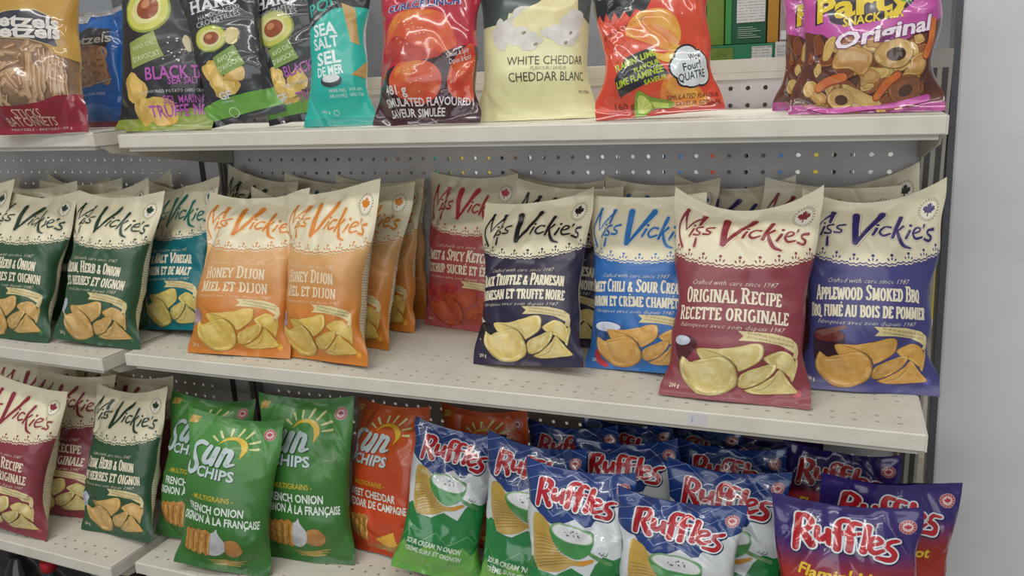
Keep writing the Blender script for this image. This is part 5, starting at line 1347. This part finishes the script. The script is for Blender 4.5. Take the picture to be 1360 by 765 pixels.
tp('lime', (0.8850, -0.2100, ZT, 14, 13, -3, .168, .232), 'orange red lime flavoured rolled chip bag with a white speech cloud', 79, crk=1.5, foot=.01)
tp('party', (1.1080, -0.1300, ZT, -4, 9, 0, .172, .240), 'pink snack mix bag standing behind, half hidden by the front one', 80, crk=1.5)
tp('party', (1.1350, -0.2130, ZT, 0, 9, 0, .174, .240), 'glossy pink snack mix bag in front at the right end of the top shelf', 81, crk=1.6, foot=.008)

# ------------------------------------------------------------------ price sticker on the middle lip
m = MB(); m.prism([(-.3329, ZM - .0035), (-.3326, ZM - .0035), (-.3326, ZM - .0195), (-.3329, ZM - .0195)], .945, .969)
ps = m.build('price_sticker', mat('#cfcbd0', 'plain'))
tag(ps, 'small faded lilac price sticker on the lip of the middle shelf below the maroon bag', 'price sticker')
a = Art(24, 16)
def flat_text(name, txt, x, y, z, h, w, m_, parent, rot=(math.pi / 2, 0, 0), bold=0):
    mb = MB()
    G = glyphs(txt, bold, 1)
    xs = [p[0] for g in G for p in g]; x0, x1 = min(xs), max(xs); k = h / .7; kx = w / (x1 - x0)
    for g in G: mb.poly([((p[0] - (x0 + x1) / 2) * kx, (p[1] - .35) * k, 0) for p in g])
    o = mb.build(name, m_, parent)
    o.location = (x, y, z); o.rotation_euler = rot
    return o
flat_text('price_mark', '$', .951, -.3331, ZM - .0115, .006, .0035, mat('#a9a3bd', 'plain'), ps)

# ------------------------------------------------------------------ goods on the far side of the pegboard, seen over the rail and through the holes
def carton(name, label, x0, x1, y0, y1, z0, z1, col, cat='box', fin='card'):
    m_ = MB(); m_.box(x0, x1, y0, y1, z0, z1)
    o = m_.build(name, mat(col, fin), bevel=.0015)
    tag(o, label, cat, 'goods on the far side of the shelving')
    return o
back = empty('shelf', (0, 0, 0))
m_ = MB(); m_.box(-.01, 1.23, .014, .13, .120, .140); m_.box(-.01, 1.23, .122, .13, .02, .120); m_.build('deck', WHITE, back)  # upright board below the deck is added to keep upper peg holes dark
tag(back, 'far-side top shelf behind the pegboard rail, mostly hidden', 'shelf', 'shop shelves')
zb = .1405
c1 = carton('tea_carton', 'wide green carton lying just behind the rail, with a white text panel', .895, 1.012, .045, .11, zb, zb + .026, '#2f7a55')
mm = MB(); mm.box(.978, 1.008, .0435, .045, zb + .001, zb + .022); mm.build('text_panel', mat('#c9c9c6', 'card', '#77787a', 'print'), c1)
mm = MB(); mm.box(.91, .95, .0435, .045, zb + .002, zb + .022); mm.build('leaf_panel', mat('#5f7a35', 'card', '#7a8a3a', 'noise', 60), c1)
c2 = carton('tea_carton', 'upright dark green carton with white ingredient panel behind the rail', .937, .998, .05, .12, zb + .0262, zb + .17, '#24563f')
mm = MB(); mm.box(.954, .996, .0485, .05, zb + .058, zb + .165); mm.build('ingredient_panel', mat('#cfcfcc', 'card', '#8c8d8f', 'print'), c2)
mm = MB(); mm.box(.937, .946, .0485, .05, zb + .0275, zb + .168); mm.build('leaf_stripe', mat('#3c8a4a', 'card'), c2)
for kk in range(6):
    mm = MB(); mm.box(.956, .99 - (kk % 3) * .006, .0485, .05, zb + .0355 + kk * .003, zb + .0365 + kk * .003)
    mm.build('small_print', mat('#9fb8aa', 'card'), c2)
c3 = carton('tall_carton', 'tall ochre carton edge beside the dark green carton', .9995, 1.016, .05, .11, zb + .0262, zb + .17, '#b07f30')
c4 = carton('tall_carton', 'greyish pink carton side standing between ochre carton and black pouch', 1.0175, 1.034, .05, .12, zb + .0275, zb + .17, '#a08e8c')
mm = MB(); mm.box(1.0195, 1.0305, .0485, .05, zb + .03, zb + .043); mm.build('white_label', mat('#d6d6d6', 'card'), c4)
c5 = carton('snack_box', 'white box with a green corner lying behind the rail near the pink bags', 1.0125, 1.075, .04, .115, zb, zb + .027, '#cfcfca')
mm = MB(); mm.box(1.046, 1.06, .0385, .04, zb + .003, zb + .0265); mm.build('green_corner', mat('#3f9a35', 'card'), c5)
mm = MB(); mm.box(1.016, 1.04, .0385, .04, zb + .003, zb + .022); mm.build('text_panel', mat('#c2c2bf', 'card', '#7c7d7f', 'print'), c5)
c6 = carton('seaweed_pack', 'black snack pack marked 20 g with crisp picture, beside the pink bags', 1.036, 1.062, .05, .1, zb + .0275, zb + .17, '#26262a')
mm = MB(); mm.box(1.0365, 1.0545, .0485, .05, zb + .042, zb + .072); mm.build('crisp_picture', mat('#c9a866', 'card', '#a5823f', 'noise', 120), c6)
flat_text('net_weight', '20 g', 1.0515, .0484, zb + .09, .012, .016, mat('#d8d8d8', 'card'), c6, bold=.02)
# sagging pouch with a blue square label, far side, left of the cartons
c7 = carton('foil_pouch', 'pale foil pouch with a blue label square behind the lime chip bag', .862, .905, .06, .1, zb + .0005, zb + .17, '#a9b3b8', 'pouch', 'shiny')
mm = MB(); mm.box(.884, .9, .0585, .06, zb + .05, zb + .064); mm.build('blue_label', mat('#3a53b8', 'card'), c7)
mm = MB(); mm.box(.8625, .9045, .0585, .06, zb + .1, zb + .168); mm.build('black_band', mat('#2c3033', 'card'), c7)
c8 = carton('leaf_pouch', 'narrow olive and green pouch next to the pale foil pouch', .9065, .934, .06, .1, zb + .0265, zb + .17, '#6f8a3a', 'pouch')
# the next aisle's shelf, whose cartons show as bright dots through the pegboard holes
m_ = MB(); m_.box(-1.5, 1.5, 1.19, 1.5, -.62, -.60); m_.box(-1.5, 1.5, 1.48, 1.5, FLOOR, .15); m_.box(-1.5, 1.5, 1.25, 1.48, FLOOR, -.62)
tag(m_.build('shelf', WHITE), 'shelf of the next aisle, glimpsed only through the pegboard holes', 'shelf')
rg = random.Random(21)
cols = [('white', '#e2e2de')] * 6 + [('pale grey', '#c9cacb')] * 3 + [('dark grey', '#4a4a4c')] * 3 + [('blue', '#4a74a8'), ('red', '#b0483e'), ('teal', '#2f9a88'), ('mustard yellow', '#cdb84a'), ('black', '#28282a'), ('brown', '#6a5040')]
x = -1.35
while x < 1.42:
    w_ = rg.uniform(.045, .07)
    nm, cc = rg.choice(cols) if x > -.25 else rg.choice(cols[9:12] + cols[16:])
    m_ = MB(); m_.box(x, x + w_, 1.2, 1.3, -.5995, .02 + rg.uniform(-.05, .05))
    o = m_.build('carton', mat(cc, 'card'), bevel=.002)
    tag(o, nm + ' carton in the next aisle, glimpsed through the pegboard holes', 'box', nm + ' cartons in the next aisle')
    x += w_ + .004
# ------------------------------------------------------------------ bottles in the dark below the left bottom shelf
def bottle(x, y, label, cap, body, hgt):
    o = empty('soda_bottle', (x, y, FLOOR + .1005))
    b = MB(); r = .036
    b.lathe([(0, 0), (r * .8, 0), (r, .006), (r, hgt * .35), (r * .93, hgt * .42), (r, hgt * .5), (r, hgt * .66), (r * .75, hgt * .8), (.013, hgt * .9), (.0125, hgt * .93)], 0, 0, 24)
    b.build('bottle_body', mat(body, 'shiny'), o, smooth=True)
    b = MB(); b.lathe([(.0126, hgt * .925), (.0145, hgt * .925), (.0145, hgt), (.0125, hgt + .002), (0, hgt + .002)], 0, 0, 24); b.build('bottle_cap', mat(cap, 'plain'), o, smooth=True)
    b = MB(); b.lathe([(r + .0006, hgt * .46), (r + .0006, hgt * .64)], 0, 0, 24); b.build('bottle_label', mat(shade(cap, .8), 'plain'), o, smooth=True)
    tag(o, label, 'bottle', 'bottles below the left bottom shelf')
bottle(-.262, -.36, 'dark bottle with a red cap below the left bottom shelf', '#b3262e', '#1c2226', .238)
bottle(-.150, -.345, 'clear bottle with a grey cap right of the red-capped one', '#6b7378', '#394247', .236)
bottle(-.375, -.34, 'dark bottle left of the red-capped one, almost lost in shade', '#1c1c1e', '#1a1a1c', .236)
